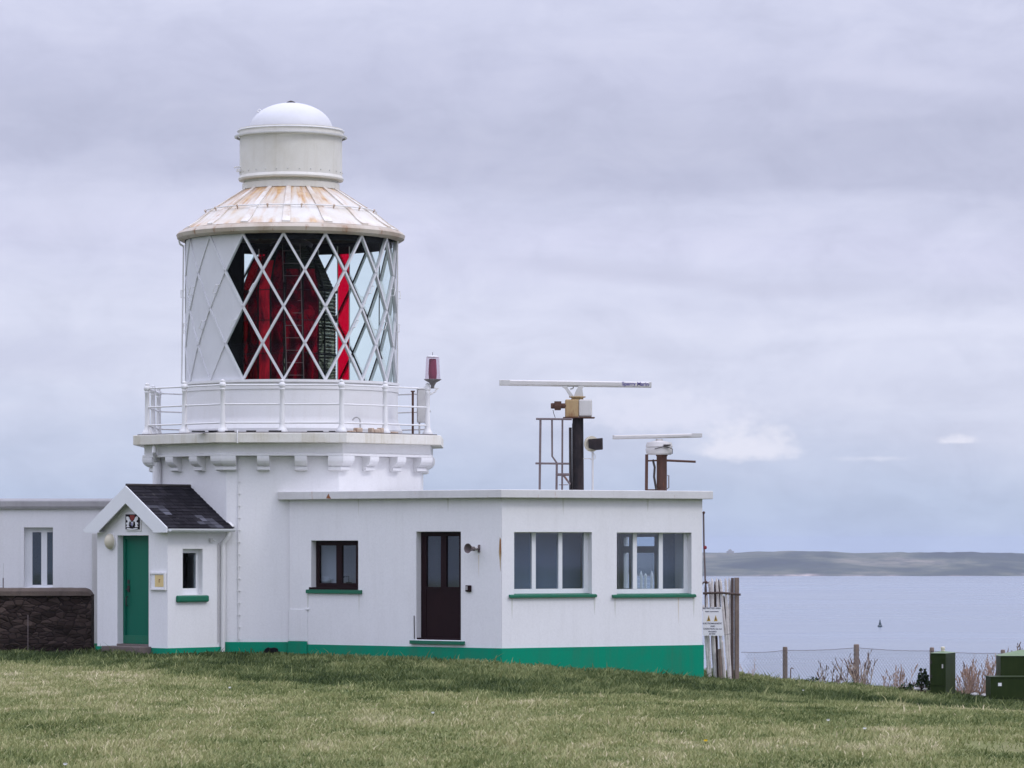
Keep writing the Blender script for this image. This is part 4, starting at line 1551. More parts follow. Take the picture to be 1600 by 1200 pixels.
extr_concave(GF, poly, 0.135, 0.165).build('bargeboard', 'upvc', PORCH, bevel=0.004)
mb = MB()     # boxed soffits behind the bargeboard feet, and along the eaves
mb.box(GF, -OV + 0.01, -0.0, -T_ + 0.02, 0.134, zb0 + 0.005, zb0 + 0.02)
mb.box(GF, 0.0, ft - OV - 0.01, 0.002, 0.134, zb0 + 0.005, zb0 + 0.02)
mb.box(GF, GW + OV - ft + 0.01, GW + OV - 0.01, 0.002, 0.134, zb0 + 0.005, zb0 + 0.02)
mb.box(GF, -OV + 0.005, -OV + 0.025, -T_ + 0.02, 0.134, zb0 + 0.02, Z_EAVE - 0.035)
mb.build('soffit', 'upvc', PORCH, merge=False)
# gutters
for s_, g0 in ((-OV - 0.055, 0.13), (GW + OV + 0.055, 0.13)):
    mb = MB()
    zc_ = Z_EAVE - 0.025
    prof = [(s_ + 0.055 * math.cos(a), zc_ + 0.055 * math.sin(a)) for a in np.linspace(PI, 2 * PI, 9)] + [(s_ + 0.048 * math.cos(a), zc_ + 0.048 * math.sin(a)) for a in np.linspace(2 * PI, PI, 9)]
    k = len(prof)
    nA, nB = g0, -T_ - 0.03
    vs = [GF(s, nA, z) for s, z in prof] + [GF(s, nB, z) for s, z in prof]
    mb._add(vs, [(i, (i + 1) % k, k + (i + 1) % k, k + i) for i in range(k)])
    # end stop
    hp = prof[:9]
    mb._add([GF(s, nA, z) for s, z in hp], [tuple(range(9))])
    mb.build('gutter', 'upvc', PORCH)
sd = SFr.s_at(348.5, 0.06)
mb = MB()
zt_ = Z_EAVE - 0.07
mb.tube([SFr(sd + 0.04, 0.19, zt_), SFr(sd + 0.04, 0.18, zt_ - 0.1), SFr(sd, 0.07, zt_ - 0.22), SFr(sd, 0.055, zt_ - 0.3), SFr(sd, 0.055, 0.12)], 0.042, 10)
mb.build('downpipe', 'white_paint', PORCH, smooth=True)
mb = MB()
sc_ = SFr.s_at(340.5)
mb.tube([SFr(sc_, 0.02, Z_EAVE - 0.3), SFr(sc_, 0.02, 0.3)], 0.012, 6)
mb.build('cable', 'grey_paint', PORCH)
mb = MB()
sc_ = SFr.s_at(328)
mb.box(SFr, sc_ - 0.03, sc_ + 0.03, 0, 0.05, SFr.z_at(sc_, 847), SFr.z_at(sc_, 841))
mb.tube([SFr(sc_ + 0.02, 0.04, SFr.z_at(sc_, 844)), SFr(sc_ + 0.06, 0.07, SFr.z_at(sc_, 845))], 0.012, 6)
mb.build('sensor', 'grey_paint', PORCH, merge=False)
# door
dd = -0.17
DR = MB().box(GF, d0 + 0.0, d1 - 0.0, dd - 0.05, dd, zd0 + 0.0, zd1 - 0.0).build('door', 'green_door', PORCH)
mb = MB()
mb.box(GF, d0, d1, dd, dd + 0.03, zd0, zd0 + 0.16)
mb.build('weather_board', 'green_sill', DR)
mb = MB()
mb.box(GF, d1 - 0.07, d1, dd, dd + 0.03, zd0 + 0.16, zd1)
mb.box(GF, d0, d0 + 0.05, dd, dd + 0.03, zd0 + 0.16, zd1)
mb.box(GF, d0 + 0.05, d1 - 0.07, dd, dd + 0.03, zd1 - 0.07, zd1)
mb.build('frame', 'green_door', DR, merge=False)
sh = GF.s_at(201.5, dd)
mb = MB()
mb.box(GF, sh - 0.03, sh + 0.03, dd, dd + 0.02, GF.z_at(sh, 925), GF.z_at(sh, 915))
mb.box(GF, sh - 0.025, sh + 0.025, dd, dd + 0.02, GF.z_at(sh, 912), GF.z_at(sh, 906))
mb.tube([GF(sh, dd + 0.02, GF.z_at(sh, 921)), GF(sh, dd + 0.07, GF.z_at(sh, 921)), GF(sh - 0.08, dd + 0.07, GF.z_at(sh, 921))], 0.012, 6)
mb.tube([GF(sh, dd + 0.03, GF.z_at(sh, 932)), GF(sh, dd + 0.07, GF.z_at(sh, 934)), GF(sh, dd + 0.07, GF.z_at(sh, 945)), GF(sh, dd + 0.03, GF.z_at(sh, 947))], 0.012, 6)
mb.build('handle', 'dark_metal', DR, merge=False)
mb = MB()
mb.box(GF, d0 - 0.12, d1 + 0.1, 0.026, 0.32, -0.2, zd0 - 0.04)
mb.box(GF, d0, d1, -0.22, 0.026, -0.2, zd0)
mb.build('step', 'step_stone', PORCH, merge=False, bevel=0.012)
# side window
def framed_window(fr, s0, s1, z0, z1, dep, fw, mull, mat, parent, glass='window_glass', th=0.06, transoms=(), hidden_side=None):
    """window frame object with panes as its children; mull: list of (s_centre, width)"""
    mb = MB()
    mb.box(fr, s0, s0 + fw[0], dep - th, dep, z0, z1)
    mb.box(fr, s1 - fw[1], s1, dep - th, dep, z0, z1)
    mb.box(fr, s0 + fw[0], s1 - fw[1], dep - th, dep, z0, z0 + fw[2])
    mb.box(fr, s0 + fw[0], s1 - fw[1], dep - th, dep, z1 - fw[3], z1)
    for s, w in mull:
        mb.box(fr, s - w / 2, s + w / 2, dep - th, dep + 0.004, z0 + fw[2], z1 - fw[3])
    cuts = [s0 + fw[0]] + [q for s, w in mull for q in (s - w / 2, s + w / 2)] + [s1 - fw[1]]
    for (a, b, zz, w) in transoms:
        mb.box(fr, a, b, dep - th, dep + 0.002, zz - w / 2, zz + w / 2)
    W = mb.build('window', mat, parent, merge=False)
    for i in range(0, len(cuts), 2):
        MB().box(fr, cuts[i], cuts[i + 1], dep - 0.032, dep - 0.024, z0 + fw[2], z1 - fw[3]).build('pane', glass, W)
    return W


wy = (SFr.o + SFr.d * w0).y
pxs = lambda fr, u, n=0.0: fr.s_at(u, n)
ps0, ps1 = SFr.s_at(285.0, -0.12), SFr.s_at(306.3, -0.12)
zpa, zpb = SFr.z_at(w0, 919.5), SFr.z_at(w0, 864)
framed_window(SFr, w0, w1, zw0, zw1, -0.12, (max(0.01, ps0 - w0), w1 - ps1, zpa - zw0, zw1 - zpb), [], 'upvc', PORCH)
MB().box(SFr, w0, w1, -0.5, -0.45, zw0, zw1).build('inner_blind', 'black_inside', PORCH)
mb = MB()
s0_, s1_ = SFr.s_at(277.5, 0.05), SFr.s_at(326.5, 0.05)
mb.box(SFr, s0_, s1_, -0.05, 0.07, SFr.z_at(w0, 941), SFr.z_at(w0, 930.5))
mb.build('window_sill', 'green_sill', PORCH, bevel=0.03)
# interior dark
# notice board beside the door
nb0, nb1 = GF.s_at(257.5, 0.03), GF.s_at(234.5, 0.03)
za, zb_ = GF.z_at(nb0, 921), GF.z_at(nb0, 896)
t = thing('notice_board', 'small white framed notice board with a yellow sheet beside the green door', 'notice board', (*(GF.o + GF.d * nb0), za))
MB().box(GF, nb0, nb1, 0.002, 0.025, za, zb_).build('backing', 'sign_white', t)
mb = MB()
mb.box(GF, nb0 - 0.015, nb0 + 0.02, 0.002, 0.045, za - 0.015, zb_ + 0.015)
mb.box(GF, nb1 - 0.02, nb1 + 0.015, 0.002, 0.045, za - 0.015, zb_ + 0.015)
mb.box(GF, nb0 + 0.02, nb1 - 0.02, 0.002, 0.045, za - 0.015, za + 0.015)
mb.box(GF, nb0 + 0.02, nb1 - 0.02, 0.002, 0.045, zb_ - 0.015, zb_ + 0.015)
mb.build('frame', 'white_paint', t, merge=False)
ys0, ys1 = GF.s_at(255.5, 0.03), GF.s_at(242.0, 0.03)
SH = MB().box(GF, ys0, ys1, 0.026, 0.030, GF.z_at(nb0, 917), GF.z_at(nb0, 898.5)).build('yellow_sheet', 'yellow_sheet', t)
mb = MB()
ms = (ys0 + ys1) / 2
zc_ = GF.z_at(nb0, 907.5)
mb.box(GF, ms - 0.008, ms + 0.008, 0.031, 0.033, zc_ - 0.035, zc_ + 0.03)
mb.box(GF, ms - 0.03, ms + 0.01, 0.031, 0.033, zc_ + 0.018, zc_ + 0.03)
mb.build('printed_mark', 'rust', SH, merge=False)
# heraldic plaque over the door: black field, red crest and mantling, white supporters
pl0, pl1 = GF.s_at(218, 0.03), GF.s_at(196, 0.03)
za, zb_ = GF.z_at(pl0, 827), GF.z_at(pl0, 803.5)
t = thing('heraldic_plaque', 'square black coat of arms plaque with white supporters above the green door', 'plaque', (*(GF.o + GF.d * pl0), za))
MB().box(GF, pl0, pl1, 0.002, 0.03, za, zb_).build('field', 'plaque_black', t)
MB().box(GF, pl0 - 0.03, pl1 + 0.02, 0.0, 0.02, za - 0.03, zb_ + 0.02).build('surround', 'white_paint', t)


def pp(x, y):     # plaque coordinates 0..1 left-to-right in the photo, bottom-to-top
    return (pl1 + (pl0 - pl1) * x, za + (zb_ - za) * y)


def shape(name, mat, polys, n0=0.031, n1_=0.042, par=t):
    m = MB()
    for p in polys:
        m2 = extr_concave(GF, [pp(*q) for q in p], n0, n1_)
        m._add(m2.v, m2.f)
    return m.build(name, mat, par, merge=False)


shape('crest', 'plaque_red', [[(0.36, 0.95), (0.66, 0.95), (0.70, 0.8), (0.60, 0.66), (0.56, 0.56), (0.5, 0.62), (0.44, 0.56), (0.40, 0.66), (0.33, 0.8)]])
lion_ = [(0.06, 0.93), (0.2, 0.95), (0.3, 0.86), (0.36, 0.7), (0.44, 0.62), (0.42, 0.52), (0.33, 0.56), (0.3, 0.42), (0.26, 0.2), (0.34, 0.12), (0.2, 0.1), (0.05, 0.14), (0.16, 0.26), (0.1, 0.36), (0.05, 0.3), (0.08, 0.46), (0.2, 0.5), (0.18, 0.62), (0.08, 0.68), (0.07, 0.8)]
lion = [(0.03 + x * 0.84, 0.06 + y * 0.84) for x, y in lion_]
shape('supporter', 'sign_white', [lion])
shape('supporter', 'sign_white', [[(1 - x, y) for x, y in lion][::-1]])
shape('shield', 'sign_white', [[(0.43, 0.5), (0.57, 0.5), (0.57, 0.3), (0.5, 0.2), (0.43, 0.3)]])
shape('shield_charge', 'ink_blue', [[(0.47, 0.46), (0.53, 0.46), (0.54, 0.28), (0.5, 0.22), (0.46, 0.28)]], 0.0425, 0.046)
shape('motto_scroll', 'sign_white', [[(0.12, 0.1), (0.5, 0.03), (0.88, 0.1), (0.86, 0.02), (0.5, -0.03), (0.14, 0.02)]])
# oval bulkhead light
lx_ = GF.s_at(169, 0.08)
c = GF(lx_, 0.0, GF.z_at(lx_, 846))
t = thing('bulkhead_light', 'cream oval bulkhead light left of the porch door under the gable', 'wall light', c)
mb = MB()
m_ = MB()
nseg = 20
for j in range(7):
    ph = PI / 2 * j / 6
    for k in range(nseg):
        a = 2 * PI * k / nseg
        m_.v.append(GF(lx_ + 0.13 * math.cos(ph) * math.cos(a), 0.02 + 0.12 * math.sin(ph), c.z + 0.155 * math.cos(ph) * math.sin(a)))
        m_.attr.append(0)
for j in range(6):
    for k in range(nseg):
        m_.f.append((j * nseg + k, j * nseg + (k + 1) % nseg, (j + 1) * nseg + (k + 1) % nseg, (j + 1) * nseg + k))
m_.build('diffuser', 'cream', t, smooth=True)
mb.extr(GF, [(lx_ + 0.14 * math.cos(2 * PI * k / 20), c.z + 0.165 * math.sin(2 * PI * k / 20)) for k in range(20)], 0.002, 0.03)
mb.build('base', 'white_paint', t)

# ------------------------------------------------------------------ EXTENSION (low watch room)
P0 = Vector((px(452, 69.33), 69.33))
P1 = Vector((px(784, 66.3), 66.3))
P2 = Vector((px(1097.5, 68.35), 68.35))
dR = (P2 - P1).normalized()
nR = Vector((dR.y, -dR.x))
dL = (P1 - P0).normalized()
nL = Vector((dL.y, -dL.x))
P3 = P2 - nR * 4.3
P4 = P3 - dR * 5.0
FL, FRt = Fr(P0, dL, nL), Fr(P1, dR, nR)
FE = Fr(P2, (P3 - P2), dR)
FB = Fr(P3, -dR, -nR)
LL, LR, LE, LB = (P1 - P0).length, (P2 - P1).length, 4.3, 5.0
Z_FT, Z_FB = pz(764.7, 66.2), pz(777.8, 66.2)
EXT = thing('watch_room', 'low flat-roofed white annexe with green plinth and four windows joined to the tower', 'building', (P1.x, P1.y, 0))
TW = 0.25


def op(fr, u0, u1, v0, v1):
    s0, s1 = fr.s_at(u0), fr.s_at(u1)
    sm = (s0 + s1) / 2
    return (s0, s1, fr.z_at(sm, v1), fr.z_at(sm, v0))


hW = op(FL, 486, 559.3, 845, 921)
hD = op(FL, 650.2, 719.7, 831, 1000)
hA = op(FRt, 803.5, 924.8, 831.5, 931)
hB = op(FRt, 963.8, 1080.5, 832.2, 931)
zi0 = 0.30
ang1 = math.acos(max(-1, min(1, dL.dot(dR))))
mit = TW * math.tan(ang1 / 2)
wall_mesh(FL, 0, LL, -0.7, Z_FB, TW, [hW, hD], m0=0, m1=-0.0 + mit * 1.0).build('front_wall', 'white_render', EXT, bevel=0.012)
wall_mesh(FRt, 0, LR, -0.9, Z_FB, TW, [hA, hB], m0=mit, m1=TW).build('front_wall', 'white_render', EXT, bevel=0.012)
# window in the end wall, seen through the second front window
se0, se1 = FE.s_at(1022, -TW), FE.s_at(965, -TW)
ye = (FE.o + FE.d * (se0 + se1) / 2).y
hE = (se0, se1, pz(926, ye), pz(835, ye))
wall_mesh(FE, 0, LE, -0.9, Z_FB, TW, [hE], m0=TW, m1=TW).build('end_wall', 'white_render', EXT, bevel=0.012)
wall_mesh(FB, 0, LB, -0.9, Z_FB, TW, [], m0=TW, m1=0).build('back_wall', 'white_render', EXT)
# inner lining and floor
mb = MB()
poly_in = [P0 + dL * 0.3 - nL * TW * 1.02, P1 + (-(nL + nR)).normalized() * TW * 1.15, P2 - nR * TW * 1.02 - dR * TW * 1.02, P3 + nR * TW * 1.02 - dR * TW * 1.02, P4 + nR * TW * 1.02]
mb.prism([(p.x, p.y) for p in poly_in], zi0 - 0.05, zi0)
mb.build('floor', 'interior', EXT)
# partition with pale face some way in
mb = MB()
mb.box(FRt, -0.9, LR * 0.42, -2.25, -2.15, zi0, Z_FB)
mb.build('partition', 'interior', EXT)
# roof slab with fascia
OVH = 0.15


def offs(p, na, nb):
    m = (na + nb)
    m = m / m.length
    return p + m * (OVH / max(0.2, m.dot(na)))


q0 = P0 + nL * OVH - dL * 0.17
q1 = offs(P1, nL, nR)
q2 = offs(P2, nR, dR)
q3 = offs(P3, dR, -nR)
q4 = P4 - nR * OVH
q5 = Vector((P0.x - 0.1, 70.6))
mb = MB()
mb.prism([(q.x, q.y) for q in (q0, q1, q2, q3, q4, q5)], Z_FB, Z_FT)
mb.build('roof_slab', 'fascia_paint', EXT, bevel=0.012)
# plinth: proud of both walls
zpl = pz(1013.0, 66.3)
mb = MB()
pa_, pb_, pc_, pd_ = P0, P1, P2, P3


def off2(p, na, nb, o):
    m = (na + nb)
    m = m / m.length
    return p + m * (o / max(0.2, m.dot(na)))


o_ = 0.02
r0, r1, r2, r3 = P0 + nL * o_, off2(P1, nL, nR, o_), off2(P2, nR, dR, o_), P3 + dR * o_
for (a, b, zt_) in ((r0, r1, zpl), ):
    pass
vs = []
for p, zt_ in ((r0, zpl - 0.005), (r1, zpl), (r2, zpl + 0.005), (r3, zpl + 0.005)):
    vs.append((p.x, p.y, -1.0))
    vs.append((p.x, p.y, zt_))
for p, zt_ in ((P0 - nL * 0.02, zpl - 0.005), (P1 - (nL + nR).normalized() * 0.02, zpl), (P2 - (nR + dR).normalized() * 0.02, zpl + 0.005), (P3 - dR * 0.02, zpl + 0.005)):
    vs.append((p.x, p.y, -1.0))
    vs.append((p.x, p.y, zt_))
fs = []
for i in range(3):
    a, b = 2 * i, 2 * i + 2
    fs += [(a, b, b + 1, a + 1), (a + 1, b + 1, b + 9, a + 9), (a + 8, a + 9, b + 9, b + 8)]
fs += [(0, 1, 9, 8), (6, 14, 15, 7)]
mb._add(vs, fs)
mb.build('plinth', 'green_paint', EXT)
# little raised step of the plinth at the far left with a vertical groove up the wall
sg = FL.s_at(481.5)
mb = MB()
mb.box(FL, 0, sg, 0.021, 0.05, -0.6, zpl + 0.05)
mb.build('plinth_step', 'green_paint', EXT, bevel=0.006)
mb = MB()
mb.box(FL, 0.0, sg - 0.01, 0.0, 0.014, zpl + 0.052, FL.z_at(sg, 952))
mb.box(FL, sg - 0.05, sg + 0.03, 0.002, 0.03, FL.z_at(sg, 953), FL.z_at(sg, 951))
mb.build('render_patch', 'white_render', EXT, merge=False, bevel=0.01)

# left window (dark brown)
s0, s1, z0, z1 = hW
dn = -0.15
fL = FL.s_at(495, dn) - s0
framed_window(FL, s0, s1, z0, z1, dn, (FL.s_at(499, dn) - s0, s1 - FL.s_at(556, dn), z0 * 0 + 0.12, 0.09), [((FL.s_at(525.5, dn) + FL.s_at(534, dn)) / 2, FL.s_at(534, dn) - FL.s_at(525.5, dn))], 'brown_wood', EXT)
MB().box(FL, FL.s_at(478, 0.04), FL.s_at(564, 0.04), -0.14, 0.05, FL.z_at(s0, 927), FL.z_at(s0, 921.2)).build('window_sill', 'green_sill', EXT, bevel=0.006)
MB().box(FL, FL.s_at(488.5, -0.1), s1 - 0.003, -0.14, 0.015, FL.z_at(s0, 921.1), FL.z_at(s0, 917.5)).build('sub_sill', 'brown_wood', EXT)
# items standing on the inner sill
t = thing('white_jug', 'white rounded jug on the inner sill of the small brown window', 'jug', FL(FL.s_at(507, -0.4), -0.4, FL.z_at(s0, 911)))
c = FL(FL.s_at(507.5, -0.42), -0.42, 0)
zz = FL.z_at(s0, 911.5)
MB().lathe([(0.09, zz), (0.13, zz + 0.04), (0.13, zz + 0.08), (0.07, zz + 0.12), (0.06, zz + 0.13)], (c.x, c.y), 14).build('body', 'upvc', t, smooth=True)
MB().tube([(c.x + 0.12, c.y, zz + 0.09), (c.x + 0.17, c.y, zz + 0.08), (c.x + 0.12, c.y, zz + 0.03)], 0.012, 6).build('handle', 'upvc', t)
MB().box(FL, s0, s1, -0.7, -0.3, FL.z_at(s0, 914), FL.z_at(s0, 911.6)).build('inner_sill', 'interior', EXT)
t = thing('desk_lamp', 'small dark desk lamp behind the right pane of the brown window', 'desk lamp', FL(FL.s_at(540, -0.45), -0.45, FL.z_at(s0, 911)))
b = FL(FL.s_at(545, -0.45), -0.45, FL.z_at(s0, 911))
MB().lathe([(0.06, b.z), (0.06, b.z + 0.015), (0.01, b.z + 0.02)], (b.x, b.y), 12).build('base', 'dark_metal', t)
MB().tube([b, b + Vector((0.0, 0, 0.13)), b + Vector((-0.12, 0, 0.13))], 0.01, 6).build('arm', 'dark_metal', t)
MB().lathe([(0.05, b.z + 0.1), (0.02, b.z + 0.15)], (b.x - 0.13, b.y), 12).build('lamp_shade', 'dark_metal', t)

# brown door: narrow glazed leaf, mullion, glazed side, solid lower panels
s0, s1, z0, z1 = hD
dn = -0.15
zl_ = FL.z_at(s0, 921)
sa, sb_, sc2, sd_ = FL.s_at(666, dn), FL.s_at(689, dn), FL.s_at(697, dn), FL.s_at(717.5, dn)
ztop = FL.z_at(s0, 838)
mb = MB()
mb.box(FL, s0, sa, dn - 0.06, dn, z0, z1)
mb.box(FL, sd_, s1, dn - 0.06, dn, z0, z1)
mb.box(FL, sa, sd_, dn - 0.06, dn, ztop, z1)
mb.box(FL, sb_, sc2, dn - 0.06, dn + 0.006, zl_ + 0.05, ztop)
mb.box(FL, sa, sd_, dn - 0.05, dn - 0.012, z0, zl_)
mb.box(FL, sa, sd_, dn - 0.055, dn - 0.002, zl_, zl_ + 0.05)
DOOR = mb.build('door', 'brown_wood', EXT, merge=False)
MB().box(FL, sa, sb_, dn - 0.035, dn - 0.028, zl_ + 0.05, ztop).build('pane', 'window_glass', DOOR)
MB().box(FL, sc2, sd_, dn - 0.035, dn - 0.028, zl_ + 0.05, ztop).build('pane', 'window_glass', DOOR)
mb = MB()
hs = FL.s_at(686, dn)
mb.tube([FL(hs, dn, zl_ + 0.03), FL(hs, dn + 0.05, zl_ + 0.03), FL(hs - 0.1, dn + 0.05, zl_ + 0.03)], 0.011, 6)
mb.build('handle', 'black_steel', DOOR)
MB().box(FL, FL.s_at(640.5, 0.04), FL.s_at(724.5, 0.04), -0.1, 0.06, FL.z_at(s0, 1006), FL.z_at(s0, 1000.5)).build('door_sill', 'green_sill', EXT, bevel=0.006)
MB().box(FL, FL.s_at(653, -0.08), s1 - 0.003, -0.14, -0.02, FL.z_at(s0, 1000.4), FL.z_at(s0, 996.5)).build('threshold', 'brown_wood', EXT)
mb = MB()
mb.tube([FL(FL.s_at(647, 0.01), 0.012, FL.z_at(s0, 962)), FL(FL.s_at(647.5, 0.01), 0.012, FL.z_at(s0, 998))], 0.008, 5)
mb.build('cable', 'dark_metal', EXT)

# horn speaker
zz = FL.z_at(FL.s_at(735), 857)
c = FL(FL.s_at(735, 0.2), 0.2, zz)
t = thing('horn_speaker', 'small grey horn loudspeaker on a wall bracket right of the brown door', 'loudspeaker', c)


def lathe_axis(mb, prof, origin, axis, seg=20):
    """prof (r, t) along axis"""
    ax = Vector(axis).normalized()
    u = ax.cross(Vector((0, 0, 1))).normalized()
    w = ax.cross(u)
    vs = []
    for r, tt in prof:
        for k in range(seg):
            a = 2 * PI * k / seg
            vs.append(Vector(origin) + ax * tt + (u * math.cos(a) + w * math.sin(a)) * r)
    fs = [(j * seg + k, j * seg + (k + 1) % seg, (j + 1) * seg + (k + 1) % seg, (j + 1) * seg + k) for j in range(len(prof) - 1) for k in range(seg)]
    mb._add(vs, fs)
    return mb


ax = Vector((-0.62, -0.75, 0.05))
lathe_axis(MB(), [(0.03, -0.12), (0.035, -0.1), (0.045, -0.02), (0.075, 0.05), (0.092, 0.075), (0.086, 0.075), (0.04, 0.0), (0.012, -0.02), (0.001, 0.0)], c, ax).build('horn', 'rail_steel', t, smooth=True)
lathe_axis(MB(), [(0.001, -0.17), (0.04, -0.17), (0.045, -0.1), (0.03, -0.1)], c, ax, 14).build('driver', 'grey_paint', t, smooth=True)
mb = MB()
sbk = FL.s_at(749)
mb.box(FL, sbk - 0.02, sbk + 0.02, 0.0, 0.02, zz - 0.07, zz + 0.07)
mb.tube([FL(sbk, 0.02, zz), FL(sbk, 0.1, zz - 0.01), c - ax * 0.1], 0.012, 6)
mb.build('bracket', 'rail_steel', t, merge=False)
sq = FL.s_at(733)
zz = FL.z_at(sq, 919.5)
t = thing('door_entry_unit', 'small dark red push-button unit on the wall right of the brown door', 'entry unit', FL(sq, 0, zz))
MB().box(FL, sq - 0.06, sq + 0.06, 0.0, 0.045, zz - 0.06, zz + 0.06).build('box', 'brown_wood', t, bevel=0.01)
MB().box(FL, sq - 0.05, sq + 0.0, 0.046, 0.052, zz - 0.03, zz + 0.045).build('keypad', 'coping', t)
# rust weeping at the corner: a thin crust on the render
mb = MB()
sr = FL.s_at(781.5)
rs = random.Random(9)
pts = []
zt_, zb_ = FL.z_at(sr, 839), FL.z_at(sr, 893)
m = extr_concave(FL, [(sr - 0.005, zt_), (sr + 0.02, zt_ - 0.05), (sr + 0.028, zt_ - 0.3), (sr + 0.012, zt_ - 0.45), (sr + 0.01, zb_), (sr - 0.004, zb_ + 0.1), (sr - 0.012, zt_ - 0.42), (sr - 0.03, zt_ - 0.28), (sr - 0.018, zt_ - 0.08)], 0.0, 0.003)
m.build('rust_stain', 'ochre_paint', EXT)
m = extr_concave(FL, [(sr + 0.0, zt_ - 0.02), (sr + 0.018, zt_ - 0.06), (sr + 0.02, zt_ - 0.25), (sr + 0.004, zt_ - 0.34), (sr - 0.004, zt_ - 0.15)], 0.0031, 0.006)
m.build('rust_stain', 'rust', EXT)
sr = FL.s_at(513, OVH)
mb = extr_concave(FL, [(sr - 0.05, Z_FB + 0.02), (sr + 0.07, Z_FB + 0.01), (sr + 0.03, Z_FB + 0.06), (sr + 0.01, Z_FB + 0.11), (sr - 0.02, Z_FB + 0.07)], OVH - 0.002, OVH + 0.006)
mb.build('rust_stain', 'rust', EXT)

# faint grey-green weather runs below the sills and the roof edge
rs = random.Random(77)
for (f_, spots) in ((FL, ((481, 928, 30), (561, 928, 34), (560, 779, 30), (700, 778, 22), (748, 867, 36))), (FRt, ((800, 935, 34), (929, 935, 26), (961, 934, 30), (1060, 934, 40), (1084, 934, 32), (880, 780, 24), (1012, 780, 20)))):
    for (u_, v_, ln) in spots:
        s_ = f_.s_at(u_)
        zt_, zb_ = f_.z_at(s_, v_), f_.z_at(s_, v_ + ln)
        w_ = rs.uniform(0.012, 0.03)
        m = extr_concave(f_, [(s_ - w_, zt_), (s_ + w_, zt_), (s_ + w_ * .6, zt_ + (zb_ - zt_) * .45), (s_ + w_ * .15, zb_), (s_ - w_ * .3, zt_ + (zb_ - zt_) * .7)], 0.0, 0.002)
        m.build('weather_stain', 'stain_rust' if (u_, v_) in ((1060, 934), (748, 867)) else 'stain_grey', EXT)

# windows of the right-hand face
for (h, pu, su, sills) in ((hA, (803.5, 831, 837, 872.5, 878.5, 912.5), None, (796.5, 932.5)), (hB, (963.8, 989, 995, 1029.5, 1035.5, 1068.5), None, (957.5, 1087.5))):
    s0, s1, z0, z1 = h
    dn = -0.15
    g = [FRt.s_at(u, dn) for u in pu]
    fw = (0.004, s1 - g[5], 0.13, 0.015)
    framed_window(FRt, s0, s1, z0, z1, dn, fw, [((g[1] + g[2]) / 2, g[2] - g[1]), ((g[3] + g[4]) / 2, g[4] - g[3])], 'upvc', EXT)
    mb = MB()
    z_ = z0
    mb.extr_s(FRt, [(-0.14, z_ + 0.045), (0.0, z_ + 0.03), (0.055, z_ + 0.015), (0.055, z_ - 0.03), (0.0, z_ - 0.03), (0.0, z_), (-0.14, z_ + 0.001)], FRt.s_at(sills[0], 0.04), FRt.s_at(sills[1], 0.04))
    mb.build('window_sill', 'green_sill', EXT, bevel=0.004)
# roller blind drawn behind the first window, and behind the last pane of the second
MB().box(FRt, hA[0] - 0.15, hA[1] + 0.1, -0.62, -0.60, hA[2] - 0.1, hA[3] + 0.05).build('roller_blind', 'blind', EXT)
MB().box(FRt, FRt.s_at(1034, -0.6), hB[1] + 0.1, -0.62, -0.60, hB[2] - 0.1, hB[3] + 0.05).build('roller_blind', 'blind', EXT)
# end-wall window
s0, s1, z0, z1 = hE
mA, mB_ = FE.s_at(995, -0.12), FE.s_at(987, -0.12)
zt_ = pz(858.5, ye)
framed_window(FE, s0, s1, z0, z1, -0.12, (0.06, 0.12, 0.08, 0.05), [((mA + mB_) / 2, abs(mB_ - mA))], 'upvc', EXT, transoms=((s0 + 0.06, min(mA, mB_), zt_, 0.13), (max(mA, mB_), s1 - 0.12, zt_, 0.13)))

KEEP_OUT.append([(q.x, q.y) for q in (r0, r1, r2, r3, P4)])
KEEP_OUT.append(octagon(RT + 0.03))
KEEP_OUT.append([tuple(C0 + n1 * 0.02), tuple(C0 + e1 * GW + n1 * .02), tuple(C0 + e1 * GW - n1 * 1.6), tuple(C0 - n1 * 1.5)])
KEEP_OUT.append([tuple(GF.o + GF.d * (d0 - .12) + GF.n * -.2), tuple(GF.o + GF.d * (d0 - .12) + GF.n * .33), tuple(GF.o + GF.d * (d1 + .1) + GF.n * .33), tuple(GF.o + GF.d * (d1 + .1) - GF.n * .2)])

# black cowl lying against the tower plinth
yy = 69.1
t = thing('black_cowl', 'low black cowl lying on the ground against the green tower plinth', 'vent cowl', (px(422, yy), yy, 0.12))
g0 = pz(1018.5, yy)
mb = MB()
fr = Fr((px(412, yy), yy), (1, 0), (0, -1))
mb.extr(fr, [(0, g0), (0.28, g0), (0.27, g0 + 0.06), (0.2, g0 + 0.085), (0.13, g0 + 0.07), (0.08, g0 + 0.09), (0.02, g0 + 0.05)], -0.12, 0.06)
mb.build('hood', 'black_inside', t, bevel=0.015)
MB().box(fr, -0.01, 0.3, -0.14, 0.08, g0 - 0.05, g0 + 0.004).build('base', 'black_inside', t)

# ------------------------------------------------------------------ RADAR MASTS on the roof
ym = 69.0
zr = Z_FT
xm = px(903, ym)
t = thing('large_radar_scanner', 'long white radar bar on a thick black pole with ochre gearbox', 'radar', (xm, ym, zr))
MB().lathe([(0.115, zr), (0.11, pz(700, ym)), (0.105, pz(653, ym))], (xm, ym), 20).build('pole', 'black_steel', t, smooth=True)
mb = MB()
mb.tube([(px(891.5, ym), ym - 0.02, zr), (px(891, ym), ym - 0.02, pz(668, ym))], 0.028, 8)
mb.tube([(px(894.3, ym), ym - 0.09, zr), (px(894.3, ym), ym - 0.09, pz(662, ym))], 0.009, 6)
mb.build('conduit', 'dark_metal', t, smooth=True, merge=False)
fr = Fr((px(883, ym), ym - 0.1), (1, 0.0), (0, -1))
zb0_, zb1_ = pz(652.5, ym), pz(624.5, ym)
wbx = 42 / 5600 * ym
